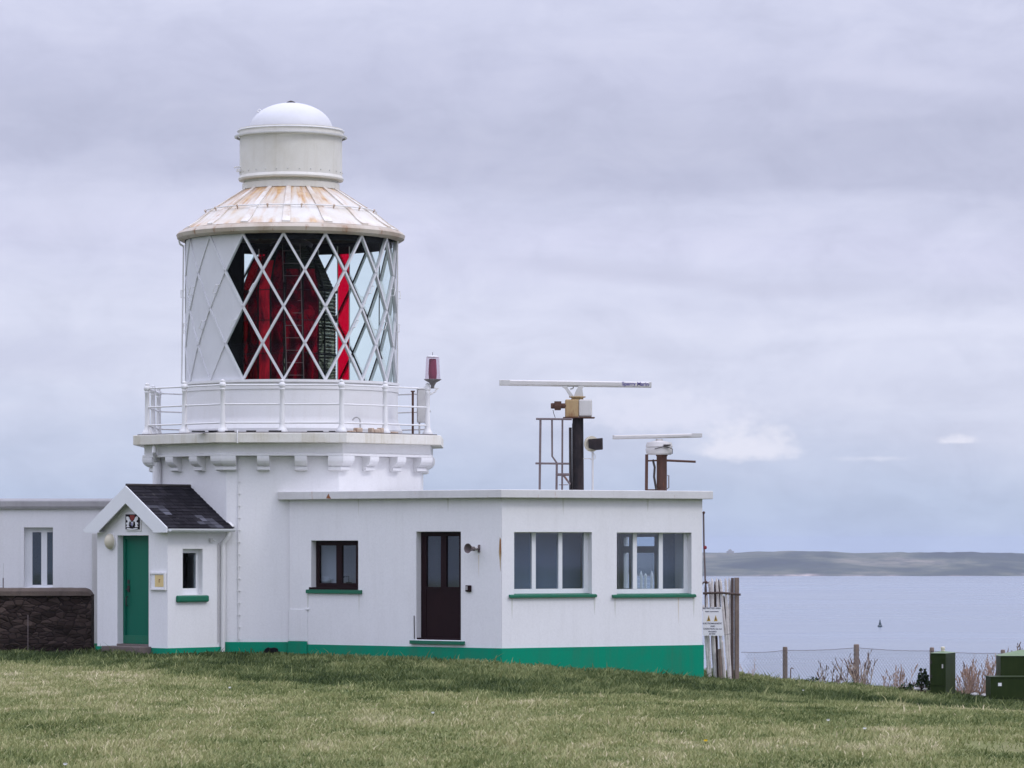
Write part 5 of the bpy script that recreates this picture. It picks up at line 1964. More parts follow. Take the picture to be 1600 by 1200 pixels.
BX_ = MB().box(fr, 0.0, wbx * 0.5, -0.3, 0.05, zb0_, zb1_).build('gearbox', 'ochre_paint', t, bevel=0.02)
MB().box(fr, wbx * 0.5 + 0.003, wbx, -0.28, 0.06, zb0_ + 0.01, zb1_ + 0.002).build('access_cover', 'radar_white', t, bevel=0.03)
MB().box(fr, -0.04, wbx + 0.05, -0.36, 0.1, pz(653.5, ym), pz(652, ym)).build('base_plate', 'rusty_steel', t)
mb = MB()
xc_ = px(899, ym)
mb.lathe([(0.13, pz(625, ym)), (0.11, pz(622, ym)), (0.16, pz(621, ym)), (0.16, pz(619.5, ym))], (px(902, ym), ym), 18)
mb.build('turntable', 'ochre_paint', t, smooth=True)
frc = Fr((0, ym), (1, 0), (0, -1))
mb = MB()
for poly_ in ([(877, 603), (886, 603.2), (888, 608), (895.5, 618), (897, 621), (890.5, 620), (883, 607.5), (877.5, 604)], [(904, 603), (913, 603), (909.8, 607.5), (911.5, 620.5), (896, 620.5), (899.5, 611), (902, 606.5)]):
    m_ = extr_concave(frc, [(px(a_, ym), pz(b_, ym)) for a_, b_ in poly_], -0.09, 0.09)
    mb._add(m_.v, m_.f)
mb.build('yoke', 'grey_paint', t)
MB().tube([(px(891, ym), ym, pz(608, ym)), (px(895, ym), ym, pz(607, ym)), (px(897, ym), ym, pz(603, ym)), (px(901, ym), ym, pz(604, ym))], 0.015, 6).build('waveguide', 'grey_paint', t)
# scanner bar, slightly drooping to the right
xa, xb = px(780.5, ym), px(1017.5, ym)
za, zb2 = pz(597.8, ym), pz(601.3, ym)
mb = MB()
hh = 0.055
prof = [(-0.13, -hh), (0.05, -hh), (0.085, -hh + 0.02), (0.085, hh - 0.02), (0.05, hh), (-0.13, hh)]
vs = [(xa, ym + q, za + r) for q, r in [(-a_, b_) for a_, b_ in prof]] + [(xb, ym + q, zb2 + r) for q, r in [(-a_, b_) for a_, b_ in prof]]
mb._add(vs, [(0, 1, 2, 3, 4, 5), (11, 10, 9, 8, 7, 6)] + [(i, i + 6, (i + 1) % 6 + 6, (i + 1) % 6) for i in range(6)])
BAR = mb.build('scanner_bar', 'radar_white', t, bevel=0.006)
tlt = math.atan2(zb2 - za, xb - xa)


def zbar(x):
    return za + (zb2 - za) * (x - xa) / (xb - xa)


mb = MB()
for (x0_, x1_) in ((xa - 0.004, px(797, ym)), (px(1014, ym), xb + 0.004)):
    mb.box(WORLD, x0_, x1_, -ym + 0.0, -ym + 0.09, zbar((x0_ + x1_) / 2) - hh + 0.006, zbar((x0_ + x1_) / 2) + hh - 0.006)
mb.build('end_cap', 'grey_paint', t, merge=False, bevel=0.005)
lettering('Sperry Marine', 0.098, (px(994.5, ym), ym - 0.0885, zbar(px(994, ym)) + 0.008), (PI / 2, -tlt, 0), 'ink_blue', t, bold=0.0015)
# drive motor at the left
mb = MB()
mz = pz(634.5, ym)
lathe_axis(MB(), [(0.001, 0), (0.05, 0.0), (0.055, 0.03), (0.055, 0.07), (0.085, 0.075), (0.085, 0.19), (0.05, 0.2), (0.05, 0.3)], (px(860.5, ym), ym - 0.1, mz), (1, 0, 0), 16).build('drive_motor', 'rusty_steel', t, smooth=True)
MB().box(WORLD, px(866, ym), px(877, ym), -ym + 0.05, -ym + 0.18, pz(634, ym), pz(627.5, ym)).build('terminal_box', 'rusty_steel', t)
MB().tube([(px(864, ym), ym - 0.1, pz(641, ym)), (px(865, ym), ym - 0.1, pz(646, ym)), (px(867.5, ym), ym - 0.1, pz(653, ym))], 0.006, 5).build('cable', 'dark_metal', t)

# guard frame left of the mast
t = thing('mast_guard_frame', 'rusty tubular guard frame standing left of the black radar pole', 'guard frame', (px(860, ym - .25), ym - 0.25, zr))
yf = ym - 0.25


def fp(u, v):
    return (px(u, yf), yf, pz(v, yf))


zr_v = HV - (zr - ZC) * F / yf
parts = [('top_rail', [(837.5, 654.5), (893.5, 655)], 0.020), ('lower_rail', [(836.5, 724), (889, 724.5)], 0.020), ('upright', [(844.5, 655), (843.2, zr_v)], 0.022), ('upright', [(862.5, 655), (862.8, 713), (870.5, 724)], 0.018),
         ('upright', [(870, 724), (869.5, zr_v)], 0.022), ('upright', [(878.8, 655), (878.3, zr_v)], 0.018), ('cross_bar', [(870, 741.5), (890, 741.5)], 0.027), ('brace', [(880, 742), (891, 757)], 0.02), ('tie_rod', [(873, 757.5), (888, 757.5)], 0.007)]
for nm, pts, r_ in parts:
    MB().tube([fp(*q) for q in pts], r_, 8).build(nm, 'rail_steel', t, smooth=True)

# floodlight on its own thin pole
xl = px(926, ym - 0.15)
yl = ym - 0.15
t = thing('pole_floodlight', 'black square floodlight on a thin grey pole between the radar poles', 'floodlight', (xl, yl, zr))
MB().tube([(xl, yl, zr), (xl, yl, pz(705, yl))], 0.02, 8).build('pole', 'grey_paint', t, smooth=True)
mb = extr_concave(Fr((0, yl), (1, 0), (0, -1)), [(px(919, yl), pz(686.5, yl)), (px(941.5, yl), pz(684.5, yl)), (px(941.8, yl), pz(702.5, yl)), (px(930, yl), pz(703.5, yl)), (px(919.5, yl), pz(700, yl))], -0.05, 0.14)
mb.build('housing', 'black_steel', t, bevel=0.01)
lathe_axis(MB(), [(0.001, 0), (0.12, 0.0), (0.15, 0.05), (0.155, 0.09), (0.15, 0.11), (0.001, 0.12)], (px(921, yl), yl + 0.12, pz(693.5, yl)), (0.5, -0.85, 0), 20).build('reflector', 'cream', t, smooth=True)
mb = MB()
mb.tube([(xl, yl, pz(706, yl)), (px(930, yl), yl, pz(712, yl)), (px(930, yl), yl, pz(716, yl)), (xl, yl, pz(719, yl))], 0.007, 5)
mb.tube([(xm + 0.1, yl, pz(716.5, yl)), (px(922, yl), yl, pz(716.5, yl)), (xl, yl, pz(720, yl))], 0.01, 6)
mb.build('bracket', 'grey_paint', t, merge=False)

# small radar
y2 = 69.6
x2 = px(1034, y2)
t = thing('small_radar_scanner', 'short white radar bar on a stubby rusty brown pole near the roof end', 'radar', (x2, y2, zr))
MB().lathe([(0.10, zr), (0.10, pz(713, y2)), (0.115, pz(712, y2)), (0.115, pz(710, y2))], (x2, y2), 18).build('pole', 'rusty_steel', t, smooth=True)
mb = MB()
xc_ = px(1030, y2)
hw = 0.27
mb.lathe([(0.23, pz(710.5, y2)), (0.255, pz(708, y2)), (0.265, pz(702, y2)), (0.245, pz(699, y2)), (0.265, pz(698, y2)), (0.24, pz(691.5, y2)), (0.15, pz(690, y2)), (0.07, pz(688.5, y2)), (0.065, pz(686, y2))], (xc_, y2), 24)
GB = mb.build('gearbox', 'radar_white', t, smooth=True, sharp=30)
mb = MB()
mb.box(WORLD, px(1036, y2), px(1047, y2), -y2 + 0.2, -y2 + 0.28, pz(697, y2), pz(695, y2))
mb.tube([(px(1022, y2), y2 - 0.27, pz(702, y2)), (px(1038, y2), y2 - 0.28, pz(698, y2)), (px(1050, y2), y2 - 0.2, pz(702, y2)), (px(1050, y2), y2 - 0.1, pz(709, y2))], 0.008, 5)
mb.build('cable', 'dark_metal', t, merge=False)
xa, xb = px(957.5, y2), px(1096.5, y2)
za, zb2 = pz(683.3, y2), pz(680.2, y2)
hh = 0.04
prof = [(-0.09, -hh), (0.05, -hh), (0.07, -hh + 0.02), (0.07, hh - 0.02), (0.05, hh), (-0.09, hh)]
vs = [(xa, y2 - a_, za + b_) for a_, b_ in prof] + [(xb, y2 - a_, zb2 + b_) for a_, b_ in prof]
mb = MB()
mb._add(vs, [(0, 1, 2, 3, 4, 5), (11, 10, 9, 8, 7, 6)] + [(i, i + 6, (i + 1) % 6 + 6, (i + 1) % 6) for i in range(6)])
mb.build('scanner_bar', 'radar_white', t, bevel=0.006)
mb = MB()
mb.box(WORLD, px(1081, y2), px(1097, y2), -y2 + 0.0, -y2 + 0.074, zb2 - hh + 0.006, zb2 + hh - 0.004)
mb.box(WORLD, px(957, y2), px(959.5, y2), -y2 + 0.0, -y2 + 0.074, za - hh + 0.004, za + hh - 0.004)
mb.build('end_cap', 'grey_paint', t, merge=False)
y3 = y2 - 0.15
t = thing('small_mast_bracket', 'rusty bracket frame with a long horizontal rod beside the stubby radar pole', 'bracket frame', (px(1010, y3), y3, zr))
for nm, a, b, r_ in (('upright', (1010.5, 710), (1010, 766), 0.03), ('foot_bar', (1009, 765.5), (1040, 765.5), 0.014), ('cross_bar', (1012, 720), (1027, 719.5), 0.016), ('rod', (1042, 719.5), (1087, 721.5), 0.022)):
    MB().tube([(px(a[0], y3), y3, max(zr + 0.015, pz(a[1], y3))), (px(b[0], y3), y3, max(zr + 0.015, pz(b[1], y3)))], r_, 8).build(nm, 'rusty_steel', t, smooth=True)
MB().tube([(px(1020, y3), y3, pz(718, y3)), (px(1023, y3), y3, pz(730, y3)), (px(1022, y3), y3, pz(745, y3)), (px(1026, y3), y3, zr)], 0.022, 8).build('conduit', 'dark_metal', t, smooth=True)
MB().tube([(px(1041, y3), y3, pz(743, y3)), (px(1045, y3), y3, pz(743, y3)), (px(1045, y3), y3, pz(762, y3)), (px(1041, y3), y3, pz(764, y3))], 0.012, 6).build('hoop', 'rail_steel', t, smooth=True)

# ------------------------------------------------------------------ LEFT WING
yw = 73.6
t = thing('side_wing', 'low white flat-roofed wing with a tall two-light window behind the dark wall', 'building', (px(60, yw), yw, 0.1))
WF = Fr((px(-260, yw), yw), (1, 0), (0, -1))
s0, s1 = WF.s_at(37.5), WF.s_at(82.5)
z0, z1 = pz(918, yw), pz(824.5, yw)
wing_end = WF.s_at(262)
wall_mesh(WF, 0, wing_end, -0.3, pz(793, yw), 0.3, [(s0, s1, z0, z1)]).build('front_wall', 'white_render', t, bevel=0.01)
mb = MB()
zc0, zc1 = pz(795, yw), pz(781, yw)
mb.extr_s(WF, [(0.07, zc0), (0.085, zc0 + 0.05), (0.07, zc1 - 0.03), (0.02, zc1), (-0.2, zc1 + 0.03), (-0.32, zc1), (-0.34, zc0), (-0.3, zc0), (-0.3, zc0 + 0.01), (0.0, zc0 + 0.01), (0.0, zc0)], 0, wing_end)
mb.build('coping', 'coping', t)
mb = MB()
mb.box(WF, 0, 0.3, -4.5, -0.31, -0.3, zc0)
mb.box(WF, 0.3, wing_end, -4.5, -4.2, -0.3, zc0)
mb.box(WF, 0.3, wing_end, -4.2, -0.35, zc0 - 0.15, zc0 - 0.02)
mb.build('rear_walls', 'white_render', t, merge=False)
dn = -0.14
g = [WF.s_at(u, dn) for u in (50.5, 64.5, 73.5, 82.3)]
framed_window(WF, s0, s1, z0, z1, dn, (g[0] - s0, 0.004, pz(914, yw) - z0, z1 - pz(831.5, yw)), [((g[1] + g[2]) / 2, g[2] - g[1])], 'upvc', t)
MB().box(WF, s0 - 0.1, s1 + 0.1, -0.9, -0.88, z0 - 0.1, z1 + 0.1).build('curtain', 'blind', t)
# wing's return just left of the porch; grey colour stands in for its shade
sp0, sp1 = WF.s_at(143.5, 0.12), WF.s_at(153, 0.12)
mb = MB()
mb.box(WF, sp0, sp1 + 0.2, 0.0, 0.12, -0.2, pz(833, yw))
mb.build('shaded_return', 'grey_paint', t, bevel=0.02)
MB().box(WF, sp0 - 0.02, sp1 + 0.2, 0.0, 0.15, -0.2, pz(1005, yw)).build('plinth', 'green_paint', t)
# thin white aerial rod at the far left
ya = 72.8
t = thing('thin_ground_rod', 'thin grey rod rising behind the left end of the dark stone wall', 'rod', (px(5, ya), ya, 0.1))
MB().tube([(px(5, ya), ya, 0.0), (px(5, ya), ya, pz(903, ya))], 0.012, 6).build('rod', 'rail_steel', t)
MB().tube([(px(5, ya), ya, pz(903, ya)), (px(5.3, ya), ya, pz(880, ya))], 0.005, 5).build('tip', 'grey_paint', t)

# dark stone garden wall
ys_ = 70.2
SWF = Fr((px(-300, ys_), ys_), (1, 0.0), (0, -1))
se = SWF.s_at(142.5)
zt_ = pz(930, ys_)
ztc = pz(918.5, ys_)
t = thing('stone_garden_wall', 'dark stone garden wall with brown rounded coping in front of the wing', 'wall', (px(60, ys_), ys_, 0.1))
# uneven stone face: grid with real relief
mb = MB()
nx_, nz_ = 150, 16
rs = random.Random(4)


def sw_n(s, z):
    v = noise.cell(Vector((s * 3.2 + (int((z + 5) / 0.13) % 2) * 0.4, int((z + 5) / 0.13) * 3.7, 0)))
    return 0.02 * v + 0.03 * noise.noise(Vector((s * 2.2, z * 4, 0)))


vs, fs = [], []
for j in range(nz_ + 1):
    z = -0.2 + (zt_ + 0.2) * j / nz_
    for i in range(nx_ + 1):
        s = se * i / nx_
        vs.append(SWF(s, sw_n(s, z), z))
for j in range(nz_):
    for i in range(nx_):
        a = j * (nx_ + 1) + i
        fs.append((a, a + 1, a + nx_ + 2, a + nx_ + 1))
mb._add(vs, fs)
mb.box(SWF, 0, se, -0.5, -0.03, -0.2, zt_)
mb.build('wall_face', 'dark_stone', t, smooth=False)
# rounded coping made of weathered stones
vs, fs = [], []
ring_n = 9
cols = 120
for i in range(cols + 1):
    s = se * i / cols
    endf = min(1.0, (se - s) / 0.16) if s > se - 0.16 else 1.0
    hgt = (ztc - zt_) * math.sqrt(max(0.0, 1 - (1 - endf) ** 2)) + 0.012 * noise.noise(Vector((s * 1.7, 0, 0))) + 0.012 * noise.noise(Vector((s * 6, 3, 0)))
    for k in range(ring_n):
        a = PI * k / (ring_n - 1)
        vs.append(SWF(s, -0.25 + 0.30 * math.cos(a), zt_ - 0.01 + max(0.02, hgt + 0.01) * math.sin(a) ** 0.6 if 0 < k < ring_n - 1 else zt_ - 0.01))
for i in range(cols):
    for k in range(ring_n - 1):
        a = i * ring_n + k
        fs.append((a, a + 1, a + ring_n + 1, a + ring_n))
mb = MB()
mb._add(vs, fs)
mb.build('coping', 'stone_cope', t, smooth=True)
MB().tube([(px(42, 69.8), 69.95, 0.0), (px(42, 69.8), 69.95, pz(961, 69.8))], 0.009, 6).build('metal_stake', 'rail_steel', t)
KEEP_OUT.append([(px(-300, 70), 70.0), (px(144, 70), 70.0), (px(144, 70), 71), (px(-300, 70), 71)])

# ------------------------------------------------------------------ PALING FENCE right of the annexe
yp = 68.9
rs = random.Random(31)


def stake(mb, a, b, w, tip=True, seg=7):
    """cleft chestnut pale from a (foot) to b (pointed top)"""
    a, b = Vector(a), Vector(b)
    pts = [a]
    for k in range(1, seg):
        f_ = k / seg
        pts.append(a.lerp(b, f_) + Vector((rs.uniform(-1, 1) * 0.006, rs.uniform(-1, 1) * 0.004, 0)))
    pts.append(b)
    n = len(pts)
    vs, fs = [], []
    for i, p in enumerate(pts):
        f_ = i / (n - 1)
        ww = w * (1 - 0.12 * f_) / 2
        if i == n - 1:
            ww *= 0.25 if tip else 0.95
        for sx, sy in ((-1, -0.5), (0.2, -0.8), (1, -0.2), (0.6, 0.7), (-0.7, 0.6)):
            vs.append(p + Vector((sx * ww, sy * ww, 0)))
    for i in range(n - 1):
        for k in range(5):
            fs.append((i * 5 + k, i * 5 + (k + 1) % 5, (i + 1) * 5 + (k + 1) % 5, (i + 1) * 5 + k))
    fs += [(4, 3, 2, 1, 0), tuple((n - 1) * 5 + k for k in range(5))]
    # taper into a point over the last 8 cm
    return mb._add(vs, fs)


t = thing('chestnut_paling_fence', 'weathered cleft wooden paling fence with leaning stakes beside the annexe corner', 'fence', (px(1128, yp), yp, -0.4))
stakes = [  # (foot u, foot v, top u, top v, width px, tip, y offset, material)
    (1108, 1056, 1099, 945, 5, True, 0, 'weathered_wood'), (1106.5, 1056, 1102, 912, 4.5, True, 0.05, 'dark_wood'), (1110, 1057, 1104, 930, 5, True, 0, 'weathered_wood'),
    (1117, 1056, 1108.5, 907, 6, True, 0.1, 'weathered_wood'), (1118, 1057, 1112, 903, 5.5, True, 0, 'weathered_wood'), (1121, 1057, 1117, 908, 5, True, 0.1, 'dark_wood'),
    (1130, 1057, 1119.5, 903, 5.5, True, 0, 'weathered_wood'), (1129, 1057, 1123, 905, 5, True, 0.08, 'dark_wood'), (1140, 1057, 1125.5, 904, 5.5, True, 0, 'weathered_wood'),
    (1139, 1057, 1131, 930, 4.5, True, 0.07, 'dark_wood'), (1141, 1056, 1133.5, 903, 5.5, True, 0, 'weathered_wood'), (1143.5, 1057, 1139.5, 903, 5.5, True, 0.05, 'weathered_wood'),
    (1126.5, 1056, 1124.5, 1014, 6, False, -0.06, 'post_wood'), (1133, 1057, 1128, 1000, 5, True, -0.04, 'weathered_wood')]
for (u0, v0, u1, v1, w, tip, yo, mt) in stakes:
    y_ = yp + yo
    mb = MB()
    a = Vector((px(u0, y_), y_, pz(v0 + 8, y_)))
    b = Vector((px(u1, y_), y_, pz(v1, y_)))
    if tip:
        b2 = a.lerp(b, 0.93)
        stake(mb, a, b2, w * 0.88 / F * y_, False)
        stake(mb, b2, b, w * 0.88 / F * y_ * 0.9, True, 2)
    else:
        stake(mb, a, b, w / F * y_, False)
    mb.build('stake', mt, t, merge=False)
for (u, w, v1, mt) in ((1144.8, 4, 903, 'dark_wood'), (1151.8, 6.6, 902.5, 'post_wood')):
    mb = MB()
    xx = px(u, yp + 0.02)
    ww = w / F * yp
    mb.box(Fr((xx, yp), (1, 0.2), (0.2, -1)), -ww / 2, ww / 2, -ww, 0, -0.9, pz(v1, yp))
    mb.build('post', mt, t, bevel=0.008)
mb = MB()
mb.tube([(px(1098, yp), yp - 0.07, pz(927, yp)), (px(1125, yp), yp - 0.06, pz(926, yp)), (px(1157, yp), yp - 0.07, pz(929, yp))], 0.022, 8)
mb.build('rail', 'dark_wood', t, smooth=True)
mb = MB()
for k in range(8):
    mb.tube([(px(1099 + k * 7, yp), yp - 0.05, pz(990 + (k % 2) * 2, yp)), (px(1106 + k * 7, yp), yp - 0.05, pz(990 + ((k + 1) % 2) * 2, yp))], 0.004, 4)
mb.build('binding_wire', 'rail_steel', t, merge=False)
# sign wired to the fence
t = thing('hazard_sign', 'white hazard notice with two yellow triangles wired to the paling fence', 'sign', (px(1113, yp), yp - 0.12, pz(993, yp)))
ysn = yp - 0.13
SG = Fr((px(1098.3, ysn), ysn), (1, 0), (0, -1))
m = extr_concave(SG, [(0, pz(993, ysn)), (33.5 / F * ysn, pz(993.5, ysn)), (29 / F * ysn, pz(948.5, ysn)), (0, pz(949, ysn))], 0, 0.006)
m.build('board', 'sign_white', t)
for u in (1107.3, 1118.3):
    x_ = SG.s_at(u)
    za_, zb_ = pz(970.5, ysn), pz(961, ysn)
    m = extr_concave(SG, [(x_ - 0.036, za_), (x_ + 0.036, za_), (x_, zb_)], 0.0065, 0.009)
    m.build('warning_triangle', 'sign_yellow', t)
    m = extr_concave(SG, [(x_ - 0.01, za_ + 0.02), (x_ + 0.01, za_ + 0.02), (x_ + 0.006, za_ + 0.075), (x_ - 0.006, za_ + 0.075)], 0.0095, 0.011)
    m.build('warning_symbol', 'ink', t)
for txt, v, size, u in (('RESTRICTED AREA', 950.5, 0.042, 1112), ('Radio transmitters', 955.5, 0.034, 1112.5), ('ELECTROMAGNETIC', 974.2, 0.040, 1113), ('AND', 978.6, 0.040, 1113.5), ('RADIATION Do not', 982.7, 0.041, 1113.5), ('PROCEED', 987, 0.036, 1113.3), ('BEYOND', 990.5, 0.03, 1113)):
    lettering(txt, size, (px(u, ysn), ysn - 0.0075, pz(v, ysn)), (PI / 2, 0, 0), 'ink', t, bold=0.0008)
# ranging rod with red knobs leaning at the corner
t = thing('knobbed_rod', 'thin leaning brown rod with three red knobs at the annexe corner', 'rod', (px(1104, yp), yp + 0.02, pz(912, yp)))
pts = [(1099.3, 801), (1100, 850), (1102, 905), (1104.5, 935)]
MB().tube([(px(u, yp), yp + 0.02, pz(v, yp)) for u, v in pts], 0.017, 8).build('rod', 'rail_steel', t, smooth=True)
for (u, v, r_) in ((1099.6, 801, 0.027), (1101.8, 855.5, 0.035), (1103.5, 910, 0.03)):
    mb = MB()
    mb.ball((px(u, yp), yp - 0.0, pz(v, yp)), r_, 10)
    mb.build('knob', 'red_ball' if r_ > 0.03 else 'rusty_steel', t, smooth=True)
MB().tube([(px(1096, yp), yp + .02, pz(913, yp)), (px(1101, yp), yp + .0, pz(909, yp)), (px(1107, yp), yp - .0, pz(911, yp))], 0.02, 6).build('bracket', 'rail_steel', t)

# white picket fence seen through the annexe windows
ypk = 74.6
t = thing('white_picket_fence', 'pale picket fence beyond the annexe, glimpsed through its far window', 'fence', (px(995, ypk), ypk, -0.4))
rs = random.Random(5)
k = 0
u = 955.0
while u < 1040:
    lean = rs.uniform(-1.5, 1.5)
    mb = MB()
    a = (px(u, ypk), ypk, pz(1010, ypk))
    b = Vector((px(u + lean, ypk), ypk, pz(901 + rs.uniform(-2, 2), ypk)))
    tp = Vector((px(u + lean * 1.05, ypk), ypk, pz(894 + rs.uniform(-2, 2), ypk)))
    stake(mb, a, b, 5.0 / F * ypk, False, 3)
    stake(mb, b, tp, 4.6 / F * ypk, True, 2)
    mb.build('picket', 'sign_white', t, merge=False)
    u += 7.6 + rs.uniform(-0.7, 0.7)
MB().tube([(px(950, ypk), ypk + 0.05, pz(925, ypk)), (px(1045, ypk), ypk + 0.05, pz(926, ypk))], 0.02, 6).build('rail', 'weathered_wood', t)

# ------------------------------------------------------------------ WIRE FENCE along the edge
yfn = 74.2
t = thing('chain_link_fence', 'sagging chain-link fence on short wooden posts along the cliff edge', 'fence', (px(1340, yfn), yfn, -1))
fposts = [(1227, 1010.5, 7.5, 'post_wood'), (1338.5, 1006.5, 8.5, 'post_wood'), (1456.5, 1011.5, 7, 'post_wood'), (1567.5, 1015, 7, 'post_wood'), (1680, 1018, 7, 'post_wood')]
tops = [(1158, 1019)] + [(u, v + 5.5) for u, v, w, m in fposts] + [(1790, 1026)]
for u, v, w, mt in fposts:
    x_ = px(u, yfn)
    r_ = w / 2 / F * yfn
    mb = MB()
    mb.lathe([(r_, -2.6), (r_ * 1.02, pz(v + 2, yfn)), (r_ * 0.85, pz(v + 0.4, yfn)), (r_ * 0.3, pz(v, yfn))], (x_, yfn + 0.05), 10)
    mb.build('post', mt, t, smooth=True)


def top_v(u):
    for (u0, v0), (u1, v1) in zip(tops, tops[1:]):
        if u0 <= u <= u1:
            f_ = (u - u0) / (u1 - u0)
            return v0 + (v1 - v0) * f_ + 1.6 * math.sin(PI * f_) + 0.3 * math.sin(u * 0.5)
    return tops[-1][1]


mb = MB()
mb.tube([(px(u, yfn), yfn, pz(top_v(u), yfn)) for u in np.arange(1158, 1790, 6)], 0.005, 5)
mb.build('top_wire', 'rail_steel', t)
mb = MB()
u0, u1 = 1158.0, 1790.0
Hm = 0.98
stepx = 0.062
x = px(u0, yfn) - Hm * 0.7
xe = px(u1, yfn)
while x < xe:
    for sgn in (1, -1):
        pts = []
        for k in range(5):
            f_ = k / 4
            xx = x + (f_ if sgn > 0 else 1 - f_) * Hm * 0.7
            uu = xx / yfn * F + 800
            if u0 <= uu <= u1:
                zt_ = pz(top_v(uu), yfn)
                pts.append(Vector((xx, yfn + 0.003 * sgn, zt_ - Hm * (1 - f_))))
        if len(pts) > 1:
            mb.tube([pts[0], pts[-1]], 0.0031, 3)
    x += stepx
mb.build('wire_mesh', 'mesh_wire', t, merge=False)

# ------------------------------------------------------------------ UTILITY CABINETS
yc1 = 69.6
t = thing('tall_green_cabinet', 'tall dark green utility cabinet with a small white cap among the dry plants', 'cabinet', (px(1477, yc1), yc1, -0.6))
cA = Vector((px(1477.5, yc1), yc1))
dd1 = Vector((-0.9, 0.44)).normalized()
CF = Fr(cA, dd1, (-dd1.y * 1, dd1.x * 1))
if CF.n.y > 0:
    CF = Fr(cA, dd1, -CF.n)
w_l = CF.s_at(1453.3)
dd2 = -CF.n
CS = Fr(cA, dd2, -dd1)
w_r = CS.s_at(1493)
w_r = min(w_r, 0.8)
ztp = pz(1021, yc1)
zbt = pz(1086, yc1)
MB().box(CF, 0, w_l, -w_r, 0, zbt, ztp).build('body', 'cabinet_green', t, bevel=0.008)
MB().box(CF, 0.03, w_l - 0.03, 0.001, 0.014, zbt + 0.18, ztp - 0.05).build('door', 'cabinet_green', t, bevel=0.004)
MB().box(CF, 0.045, 0.065, 0.015, 0.04, pz(1044, yc1), pz(1038, yc1)).build('handle', 'grey_paint', t)
mb = MB()
mb._add([CF(-0.02, 0.02, ztp + 0.001), CF(w_l + 0.02, 0.02, ztp + 0.001), CF(w_l + 0.02, -w_r - 0.02, ztp + 0.001), CF(-0.02, -w_r - 0.02, ztp + 0.001), CF(w_l * .5, -w_r * .5, ztp + 0.04)], [(3, 2, 1, 0), (0, 1, 4), (1, 2, 4), (2, 3, 4), (3, 0, 4)])
mb.build('roof', 'cabinet_top', t)
for zz_ in (0.14, 0.42):
    MB().box(CF, w_l - 0.045, w_l - 0.02, 0.0145, 0.028, ztp - zz_ - 0.06, ztp - zz_).build('hinge', 'dark_metal', t)
for k_ in range(4):
    MB().box(CS, 0.06, w_r - 0.06, 0.001, 0.008, ztp - 0.10 - 0.035 * k_, ztp - 0.085 - 0.035 * k_).build('vent_louvre', 'cabinet_green', t)
cc = CF(w_l * .5, -w_r * .5, 0)
MB().lathe([(0.035, ztp + 0.01), (0.035, ztp + 0.08), (0.045, ztp + 0.085), (0.04, ztp + 0.115), (0.001, ztp + 0.125)], (cc.x, cc.y), 12).build('cap', 'cream', t, smooth=True)
yc2 = 68.3
t = thing('low_green_cabinet', 'long low dark green utility box with a white label at the right edge', 'cabinet', (px(1600, yc2), yc2, -0.6))
f2 = Fr((px(1548, yc2), yc2), (1, 0.03), (0.03, -1))
zl0, zl1 = pz(1092, yc2), pz(1059, yc2)
MB().box(f2, 0, 1.5, -0.6, 0, zl0, zl1).build('body', 'cabinet_green', t, bevel=0.01)
MB().box(f2, -0.012, 1.52, -0.615, 0.012, zl1 + 0.001, zl1 + 0.02).build('lid', 'cabinet_green', t)
MB().box(f2, 0.74, 0.746, 0.001, 0.006, zl0 + 0.1, zl1 - 0.02).build('door_seam', 'dark_metal', t)
MB().box(f2, f2.s_at(1559.5), f2.s_at(1565), 0.001, 0.004, pz(1072, yc2), pz(1067, yc2)).build('label', 'sign_white', t)
yc3 = 69.2
t = thing('upper_green_kiosk', 'dark green kiosk with pale sloping lid behind the long low green box', 'cabinet', (px(1610, yc3), yc3, -0.6))
f3 = Fr((px(1563.5, yc3), yc3), (1, 0.03), (0.03, -1))
zk0, zk1 = pz(1088, yc3), pz(1025, yc3)
MB().box(f3, 0, 1.25, -0.55, 0, zk0, zk1).build('body', 'cabinet_green', t, bevel=0.01)
mb = MB()
mb._add([f3(-0.02, 0.02, zk1 + 0.001), f3(1.27, 0.02, zk1 + 0.001), f3(1.27, -0.57, zk1 + 0.001), f3(-0.02, -0.57, zk1 + 0.001), f3(0.42, -0.28, zk1 + 0.11), f3(0.85, -0.28, zk1 + 0.11)], [(3, 2, 1, 0), (0, 1, 5, 4), (1, 2, 5), (2, 3, 4, 5), (3, 0, 4)])
mb.build('lid', 'cabinet_top', t)
for q in ([(px(1452, 69.8), 69.3), (px(1494, 69.8), 69.3), (px(1494, 69.8), 70.5), (px(1452, 69.8), 70.5)], [(px(1547, 68.3), 68.28), (9.9, 68.28), (9.9, 69.9), (px(1547, 68.3), 69.9)]):
    KEEP_OUT.append(q)

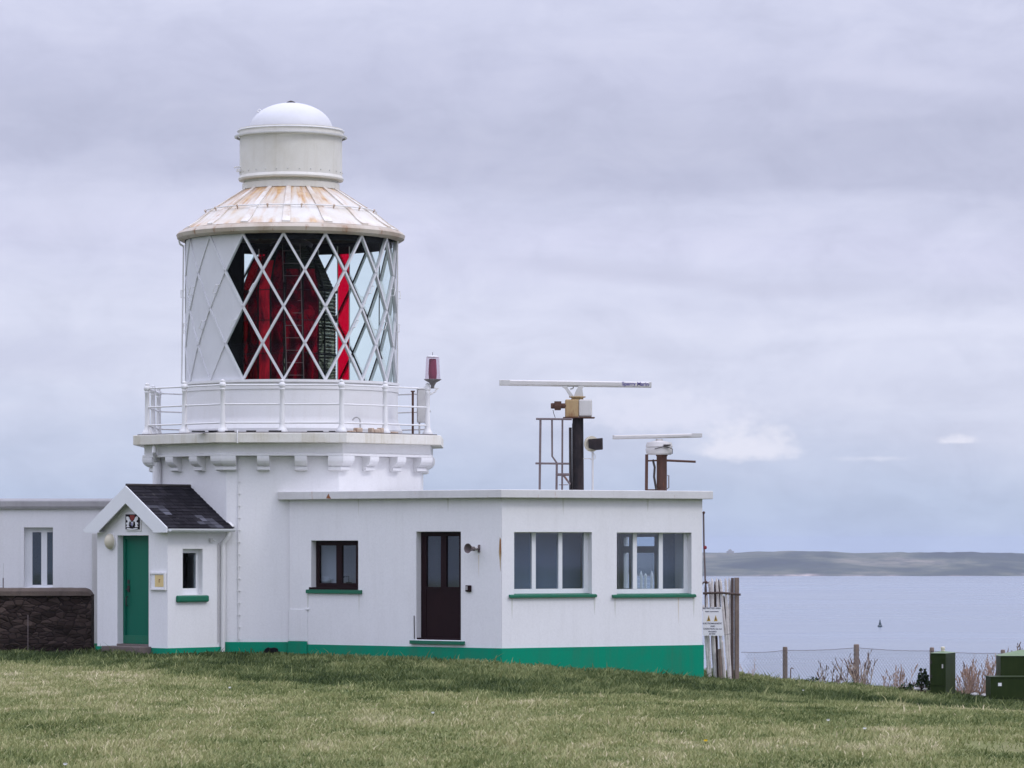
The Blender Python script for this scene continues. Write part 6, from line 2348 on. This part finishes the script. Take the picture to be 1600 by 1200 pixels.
# ------------------------------------------------------------------ DRY PLANTS
def dry_plant(name, label, u, v_base, y, spread, height, n, seed, stem='dry_stem', head=True, lean=0.5, r0=0.008, twig=1.0):
    R_ = random.Random(seed)
    x = px(u, y)
    z = pz(v_base, y)
    t = thing(name, label, 'plant', (x, y, z), 'dry plants along the cliff edge')
    st, hd = MB(), MB()
    for i in range(n):
        a = R_.uniform(-1, 1)
        bx_ = x + R_.uniform(-0.35, 0.35) * spread
        by_ = y + R_.uniform(-0.25, 0.25)
        hh = height * R_.uniform(0.5, 1.0) * (1 - 0.25 * abs(a))
        p = Vector((bx_, by_, z - 0.1))
        d = Vector((a * lean, R_.uniform(-0.3, 0.3), 1)).normalized()
        pts = [p.copy()]
        ns = 6
        for k in range(ns):
            d = (d + Vector((R_.uniform(-.13, .13), R_.uniform(-.1, .1), 0.05))).normalized()
            p = p + d * (hh / ns)
            pts.append(p.copy())
        st.tube(pts, r0, 4, r0 * 0.35)
        for k in range(1, ns + 1):
            for _ in range(int(R_.choice((1, 2)) * twig)):
                q = pts[k - 1].lerp(pts[k], R_.random())
                dd_ = (d + Vector((R_.uniform(-1, 1), R_.uniform(-.6, .6), R_.uniform(0.1, .7)))).normalized()
                ln = height * R_.uniform(0.08, 0.24)
                q1_ = q + dd_ * ln * 0.5
                q2_ = q1_ + (dd_ + Vector((0, 0, 0.5))).normalized() * ln * 0.5
                st.tube([q, q1_, q2_], r0 * 0.5, 3, r0 * 0.25)
                if head and R_.random() < 0.6:
                    hd.tube([q1_.lerp(q2_, 0.5), q2_ + (q2_ - q1_).normalized() * 0.03], 0.009, 4, 0.005)
        if head:
            hd.tube([pts[-2].lerp(pts[-1], 0.4), pts[-1], pts[-1] + d * 0.05], 0.014, 5, 0.006)
    st.build('stems', stem, t, merge=False)
    if hd.v:
        hd.build('seed_heads_or_leaves', 'dark_head' if stem == 'dry_stem' else 'reddish_head', t, merge=False)  # dry seed heads on the stalk tips and twigs, no leaves
    return t


dry_plant('dry_seaside_plant', 'thin pinkish dry stalks at the foot of the paling fence', 1172, 1066, 72.5, 0.35, 0.6, 9, 1, 'reddish_stem', False, 0.5, 0.006)
dry_plant('dry_seaside_plant', 'low dark-tipped dry tuft between the first two wire fence posts', 1292, 1074, 73.4, 0.55, 0.62, 11, 2, 'dry_stem', True, 0.3, 0.008)
dry_plant('dry_seaside_plant', 'broad spreading brown dry bush around the second wire fence post', 1343, 1078, 73.6, 0.5, 1.12, 17, 3, 'dry_stem', True, 0.8, 0.013)
dry_plant('dry_seaside_plant', 'sparse pale dry stalks midway between the second and third fence posts', 1400, 1081, 73.5, 0.7, 0.78, 15, 4, 'reddish_stem', True, 0.3, 0.007)
dry_plant('dry_seaside_plant', 'short dry stalks just left of the dark leafy shrub', 1425, 1079, 73.0, 0.35, 0.32, 8, 14, 'dry_stem', True, 0.5, 0.006)
dry_plant('dry_seaside_plant', 'dense reddish-brown dry clump between the tall and low green cabinets', 1526, 1090, 70.9, 0.75, 0.92, 46, 5, 'reddish_stem', True, 0.45, 0.010)
dry_plant('dry_seaside_plant', 'tall bleached dry spikes rising behind the kiosk lid', 1592, 1050, 72.8, 0.8, 0.78, 10, 6, 'dry_stem', True, 0.3, 0.008, 0.5)
dry_plant('dry_seaside_plant', 'tallest single dry spike in front of the reddish clump', 1519, 1088, 71.0, 0.1, 1.05, 2, 7, 'dry_stem', True, 0.03, 0.010, 0.6)
# single bare stem with bent tip beside the first post
ysm = 73.8
t = thing('bent_stem', 'single bent bare stem just right of the first wire fence post', 'plant', (px(1235, ysm), ysm, -0.6), 'dry plants along the cliff edge')
MB().tube([(px(1235, ysm), ysm, pz(1070, ysm)), (px(1235.5, ysm), ysm, pz(1045, ysm)), (px(1236.5, ysm), ysm, pz(1043.5, ysm)), (px(1240, ysm), ysm, pz(1044.5, ysm))], 0.012, 6).build('stem', 'dark_head', t)


def leafy(name, label, u, v, y, w, h, n, seed, mat='shrub_leaf'):
    R_ = random.Random(seed)
    x, z = px(u, y), pz(v, y)
    t = thing(name, label, 'shrub', (x, y, z))
    mb, st = MB(), MB()
    for i in range(n):
        a, b = R_.uniform(-1, 1), R_.uniform(0, 1)
        cx_ = x + a * w / 2 * (1 - 0.4 * b * b)
        cz_ = z + b * h + 0.06 * math.sin(a * 7)
        cy_ = y + R_.uniform(-0.5, 0.5) * w * 0.5
        s_ = R_.uniform(0.03, 0.06)
        ax_ = Vector((R_.uniform(-1, 1), R_.uniform(-1, 1), R_.uniform(-.3, 1))).normalized()
        bx_ = ax_.cross(Vector((R_.random(), R_.random(), R_.random()))).normalized()
        p = Vector((cx_, cy_, cz_))
        mb._add([p - ax_ * s_, p + bx_ * s_ * .45, p + ax_ * s_, p - bx_ * s_ * .45], [(0, 1, 2, 3)])
        if i % 9 == 0:
            st.tube([(x + a * 0.06, y, z - 0.1), (cx_, cy_, cz_)], 0.006, 4)
    mb.build('seed_heads_or_leaves', mat, t, merge=False)
    st.build('stem', 'dark_head', t, merge=False)


leafy('leafy_shrub', 'small dark evergreen shrub against the left side of the tall green cabinet', 1443, 1074, 70.3, 0.26, 0.33, 220, 8)
leafy('leafy_shrub', 'low dark green weed breaking the turf edge right of the first fence post', 1268, 1065, 71.6, 0.24, 0.04, 30, 9)
leafy('leafy_shrub', 'flat green weed on the turf edge just left of the cabinet shrub', 1420, 1077, 71.0, 0.4, 0.06, 90, 10)

# pale shingle stones under the clumps (bleached stones and litter at the edge)
for i, (u, v, y, r_, lab) in enumerate(((1433, 1077, 70.2, 0.07, 'pale stone below the dark leafy shrub'), (1446, 1077.5, 70.1, 0.055, 'pale stone touching the left foot of the tall green cabinet'), (1523, 1086, 70.2, 0.09, 'bleached stone under the reddish dry clump'), (1537, 1087, 70.3, 0.07, 'bleached stone beside the left end of the low green box'))):
    m = MB()
    x_, z_ = px(u, y), pz(v, y)
    R_ = random.Random(i)
    prof = [(1e-4, z_ - r_ * .3), (r_ * .9, z_ - r_ * .2), (r_, z_ + r_ * .1), (r_ * .7, z_ + r_ * .45), (1e-4, z_ + r_ * .6)]
    m.lathe(prof, (x_, y), 9, cap=False)
    m.v = [(a + R_.uniform(-.15, .15) * r_, b + R_.uniform(-.15, .15) * r_, c + R_.uniform(-.1, .1) * r_) for a, b, c in m.v]
    m.attr = [0] * len(m.v)
    tag(m.build('pale_stone', 'pebble_white', None, smooth=True, org=(x_, y, z_)), lab, 'stone', 'pale stones at the turf edge')

# daisies and a dandelion in the lawn
for i, (u, v, col, lab) in enumerate(((1102.5, 1158, 'petal_yellow', 'yellow dandelion flower in the lawn below the paling fence'), (676.5, 1114.5, 'petal_white', 'white daisy in the lawn below the brown door'), (1351, 1139, 'petal_white', 'white daisy in the lawn below the second fence post'), (1294, 1126, 'petal_white', 'white daisy in the lawn nearer the wire fence'), (102, 1195, 'petal_white', 'white daisy at the lower left corner of the lawn'), (359, 1075, 'petal_white', 'white daisy at the edge of the rough grass below the porch'), (1255, 1076.5, 'petal_white', 'white daisy in the dark turf near the first fence post'))):
    y = (ZC - 0.1) * F / (v - HV)
    for _ in range(4):
        y = (ZC - ground_z(px(u, y), y) - 0.06) * F / (v - HV)
    x_, z_ = px(u, y), ground_z(px(u, y), y)
    t = thing('dandelion' if 'yellow' in col else 'daisy', lab, 'flower', (x_, y, z_), 'small flowers in the lawn')
    mb, st = MB(), MB()
    for k in range(1):
        ox = k * 0.09
        st.tube([(x_ + ox, y, z_ - 0.01), (x_ + ox, y, z_ + 0.065)], 0.003, 4)
        for j in range(10):
            a = j / 10 * 2 * PI
            c_ = Vector((x_ + ox, y - 0.005, z_ + 0.07))
            ex = Vector((math.cos(a), -0.5 * abs(math.sin(a)), math.sin(a) * 0.6)) * 0.022
            sx_ = Vector((-math.sin(a), 0, math.cos(a))) * 0.007
            mb._add([c_, c_ + ex * .6 + sx_, c_ + ex, c_ + ex * .6 - sx_], [(0, 1, 2, 3)])
    mb.build('petals', col, t, merge=False)
    st.build('stem', 'shrub_leaf', t, merge=False)

# ------------------------------------------------------------------ BUOY out on the water
yb_ = (ZC + 42) * F / (979.5 - HV)
xb_ = px(1375, yb_)
t = thing('navigation_buoy', 'tiny dark navigation buoy floating alone on the sea', 'buoy', (xb_, yb_, -42))
MB().lathe([(0.9, -42.4), (1.25, -42.0), (1.25, -41.4), (0.9, -41.2)], (xb_, yb_), 16).build('float', 'buoy_green', t, smooth=True)
mb = MB()
for k in range(4):
    a = PI / 4 + k * PI / 2
    mb.tube([(xb_ + 0.9 * math.cos(a), yb_ + 0.9 * math.sin(a), -41.2), (xb_ + 0.3 * math.cos(a), yb_ + 0.3 * math.sin(a), -39.2)], 0.12, 5)
mb.lathe([(0.75, -41.0), (0.7, -40.4), (0.35, -39.5)], (xb_, yb_), 8, cap=False)
mb.build('tower', 'buoy_green', t, merge=False)
MB().lathe([(0.4, -39.2), (0.4, -38.9), (0.05, -38.1)], (xb_, yb_), 10).build('topmark', 'buoy_green', t, smooth=True)

build_grass()

# ------------------------------------------------------------------ HAZE
HAZE_D = 6.5e-5
mb = MB()
mb.box(Fr((0, 0), (1, 0), (0, -1)), -9400, 9400, -10900, 3400, -49.5, 14.0)
hz = mb.build('haze', 'white_paint')
m = bpy.data.materials.new('haze_air')
m.use_nodes = True
nt = m.node_tree
nt.nodes.clear()
out = nt.nodes.new('ShaderNodeOutputMaterial')
pv = nt.nodes.new('ShaderNodeVolumePrincipled')
pv.inputs['Color'].default_value = (0.62, 0.68, 0.80, 1)
pv.inputs['Density'].default_value = HAZE_D
pv.inputs['Anisotropy'].default_value = 0.1
nt.links.new(pv.outputs[0], out.inputs['Volume'])
hz.data.materials.clear()
hz.data.materials.append(m)
tag(hz, 'thin pale sea haze veiling the far headland', 'haze', kind='stuff')

# ------------------------------------------------------------------ SKY
w = bpy.data.worlds.new('World')
sc.world = w
w.use_nodes = True
nt = w.node_tree
nt.nodes.clear()
out = nt.nodes.new('ShaderNodeOutputWorld')
SUN_EL, SUN_AZ = math.radians(46), math.radians(118)    # azimuth clockwise from +Y
sky = N(nt, 'ShaderNodeTexSky', sky_type='NISHITA', sun_disc=False)
sky.sun_elevation = SUN_EL
sky.sun_rotation = SUN_AZ
bg1 = N(nt, 'ShaderNodeBackground')
bg1.inputs[1].default_value = 0.08
nt.links.new(sky.outputs[0], bg1.inputs[0])
tc = N(nt, 'ShaderNodeTexCoord')
sp = N(nt, 'ShaderNodeSeparateXYZ')
nt.links.new(tc.outputs['Generated'], sp.inputs[0])
el = mathn(nt, 'ARCSINE', sp.outputs[2])              # elevation (radians)
az = mathn(nt, 'ARCTAN2', sp.outputs[0], sp.outputs[1])


def vec(sx_, sy_, sz_=0.0, off=0.0):
    c = N(nt, 'ShaderNodeCombineXYZ')
    nt.links.new(mathn(nt, 'MULTIPLY', az, sx_), c.inputs[0])
    nt.links.new(mathn(nt, 'MULTIPLY', el, sy_), c.inputs[1])
    c.inputs[2].default_value = off
    return c.outputs[0]


wob = noise_tex(nt, vec(7, 26), 1.0, 4, 0.5, 0.2)
wob2 = noise_tex(nt, vec(26, 90, 0, 3.0), 1.0, 5, 0.6, 0.4)
e2 = mathn(nt, 'ADD', el, mathn(nt, 'MULTIPLY', mathn(nt, 'SUBTRACT', wob, 0.5), 0.030))
e2 = mathn(nt, 'ADD', e2, mathn(nt, 'MULTIPLY', mathn(nt, 'SUBTRACT', wob2, 0.5), 0.010))
e2 = mathn(nt, 'ADD', e2, mathn(nt, 'MULTIPLY', az, 0.035))
t_ = mathn(nt, 'DIVIDE', e2, 0.151, clamp=True)
deck = ramp(nt, t_, [(0.0, (0.499, 0.584, 0.768)), (0.08, (0.525, 0.606, 0.777)), (0.17, (0.589, 0.650, 0.812)), (0.27, (0.690, 0.726, 0.871)), (0.40, (0.736, 0.763, 0.908)), (0.47, (0.695, 0.720, 0.875)), (0.55, (0.699, 0.715, 0.884)), (0.62, (0.651, 0.674, 0.835)), (0.665, (0.562, 0.584, 0.740)), (0.765, (0.552, 0.574, 0.726)), (0.86, (0.616, 0.636, 0.797)), (0.97, (0.673, 0.695, 0.855))])
st = noise_tex(nt, vec(11, 80, 0, 8.0), 1.0, 6, 0.55, 0.6)
fs_ = ramp(nt, st, [(0.36, (0.955, 0.957, 0.965)), (0.55, (1, 1, 1)), (0.72, (1.03, 1.03, 1.025))])
deck = mixc(nt, 0.75, deck, fs_, 'MULTIPLY')
bil = noise_tex(nt, vec(36, 62, 0, 21.0), 1.0, 8, 0.6, 0.4)     # broken billows
deck = mixc(nt, 0.9, deck, ramp(nt, bil, [(0.34, (0.93, 0.932, 0.94)), (0.5, (1, 1, 1)), (0.64, (1.055, 1.05, 1.035))]), 'MULTIPLY')


def puff(u, v, au, av, gain, edge=0.35, flat=True, col=(0.84, 0.85, 0.95), rag=1.1, ns=(190, 260), tilt=0.0):
    """cloud patch at a given bearing/elevation; noisy edge, flatter base"""
    global deck
    a0_, e0_ = (u - 800) / F, (HV - v) / F
    da0 = mathn(nt, 'SUBTRACT', az, a0_)
    de0 = mathn(nt, 'ADD', mathn(nt, 'SUBTRACT', el, e0_), mathn(nt, 'MULTIPLY', da0, tilt))
    da = mathn(nt, 'DIVIDE', da0, au / F)
    de = mathn(nt, 'DIVIDE', de0, av / F)
    if flat:
        neg = mathn(nt, 'MINIMUM', de, 0.0)
        de = mathn(nt, 'ADD', de, mathn(nt, 'MULTIPLY', neg, 1.6))
    r2 = mathn(nt, 'SQRT', mathn(nt, 'ADD', mathn(nt, 'MULTIPLY', da, da), mathn(nt, 'MULTIPLY', de, de)))
    nz = noise_tex(nt, vec(*ns, 0, u * 0.01), 1.0, 5, 0.6)
    r2 = mathn(nt, 'ADD', r2, mathn(nt, 'MULTIPLY', mathn(nt, 'SUBTRACT', nz, 0.5), rag))
    f = N(nt, 'ShaderNodeMapRange', interpolation_type='SMOOTHSTEP')
    nt.links.new(r2, f.inputs[0])
    f.inputs[1].default_value = 1.0
    f.inputs[2].default_value = 1.0 - edge * 1.6
    f.inputs[3].default_value = 0.0
    f.inputs[4].default_value = gain
    deck = mixc(nt, f.outputs[0], deck, col)


puff(1000, 430, 330, 26, 0.6, 0.6, False, (0.600, 0.617, 0.768), 1.3, (30, 140), 0.09)
puff(1230, 455, 160, 18, 0.45, 0.6, False, (0.610, 0.627, 0.777), 1.3, (40, 150), 0.0)
puff(120, 330, 260, 70, 0.5, 0.6, False, (0.726, 0.742, 0.893), 0.9, (40, 90), 0.0)
puff(1420, 130, 200, 34, 0.5, 0.6, False, (0.715, 0.731, 0.884), 0.9, (40, 120), 0.12)
puff(60, 560, 220, 60, 0.55, 0.6, False, (0.589, 0.617, 0.777), 1.0, (40, 90), 0.0)
puff(1040, 655, 210, 75, 0.85, 0.5, True, (0.777, 0.799, 0.932))
puff(1160, 705, 120, 55, 0.9, 0.45, rag=1.35, ns=(130, 200))
puff(1492, 691, 40, 14, 0.9, 0.55, True, rag=1.3)
puff(1365, 717, 80, 6, 0.4, 0.6, False, rag=1.4)
# overcast brightens overhead
gain = mathn(nt, 'ADD', 1.0, mathn(nt, 'MULTIPLY', mathn(nt, 'MAXIMUM', mathn(nt, 'SUBTRACT', sp.outputs[2], 0.16), 0.0), 2.5))
gm = N(nt, 'ShaderNodeCombineColor')
for k in range(3):
    nt.links.new(mathn(nt, 'MULTIPLY', gain, (0.992, 0.992, 1.03)[k]), gm.inputs[k])
deck = mixc(nt, 1.0, deck, gm.outputs[0], 'MULTIPLY')
bg2 = N(nt, 'ShaderNodeBackground')
bg2.inputs[1].default_value = 1.0
nt.links.new(deck, bg2.inputs[0])
mx = N(nt, 'ShaderNodeMixShader')
mx.inputs[0].default_value = 0.94
nt.links.new(bg1.outputs[0], mx.inputs[1])
nt.links.new(bg2.outputs[0], mx.inputs[2])
nt.links.new(mx.outputs[0], out.inputs[0])

# ------------------------------------------------------------------ SUN (veiled)
sl = bpy.data.lights.new('sun', 'SUN')
sl.energy = 0.85
sl.angle = math.radians(14)
sl.color = (1.0, 0.98, 0.98)
so = bpy.data.objects.new('sun', sl)
COL.objects.link(so)
sd = Vector((math.sin(SUN_AZ) * math.cos(SUN_EL), math.cos(SUN_AZ) * math.cos(SUN_EL), math.sin(SUN_EL)))
so.rotation_euler = (-sd).to_track_quat('-Z', 'Y').to_euler()
so.location = (20, -20, 40)

# ------------------------------------------------------------------ CAMERA
cam = bpy.data.cameras.new('camera')
co = bpy.data.objects.new('camera', cam)
COL.objects.link(co)
co.location = (0, 0, ZC)
co.rotation_euler = (PI / 2, 0, 0)
cam.sensor_fit = 'HORIZONTAL'
cam.sensor_width = 36.0
cam.lens = 36.0 * F / 1600.0
cam.shift_y = (HV - 600.0) / 1600.0
cam.clip_start = 0.5
cam.clip_end = 40000
sc.camera = co

sc.render.resolution_x, sc.render.resolution_y = 1024, 768
sc.view_settings.view_transform = 'Standard'
sc.view_settings.look = 'None'
sc.view_settings.exposure = 0
sc.view_settings.gamma = 1
try:
    sc.cycles.volume_bounces = 1
    sc.cycles.transparent_max_bounces = 24
    sc.cycles.max_bounces = 8
except Exception:
    pass
# tidy helper property
for o in bpy.data.objects:
    if '_org' in o:
        del o['_org']
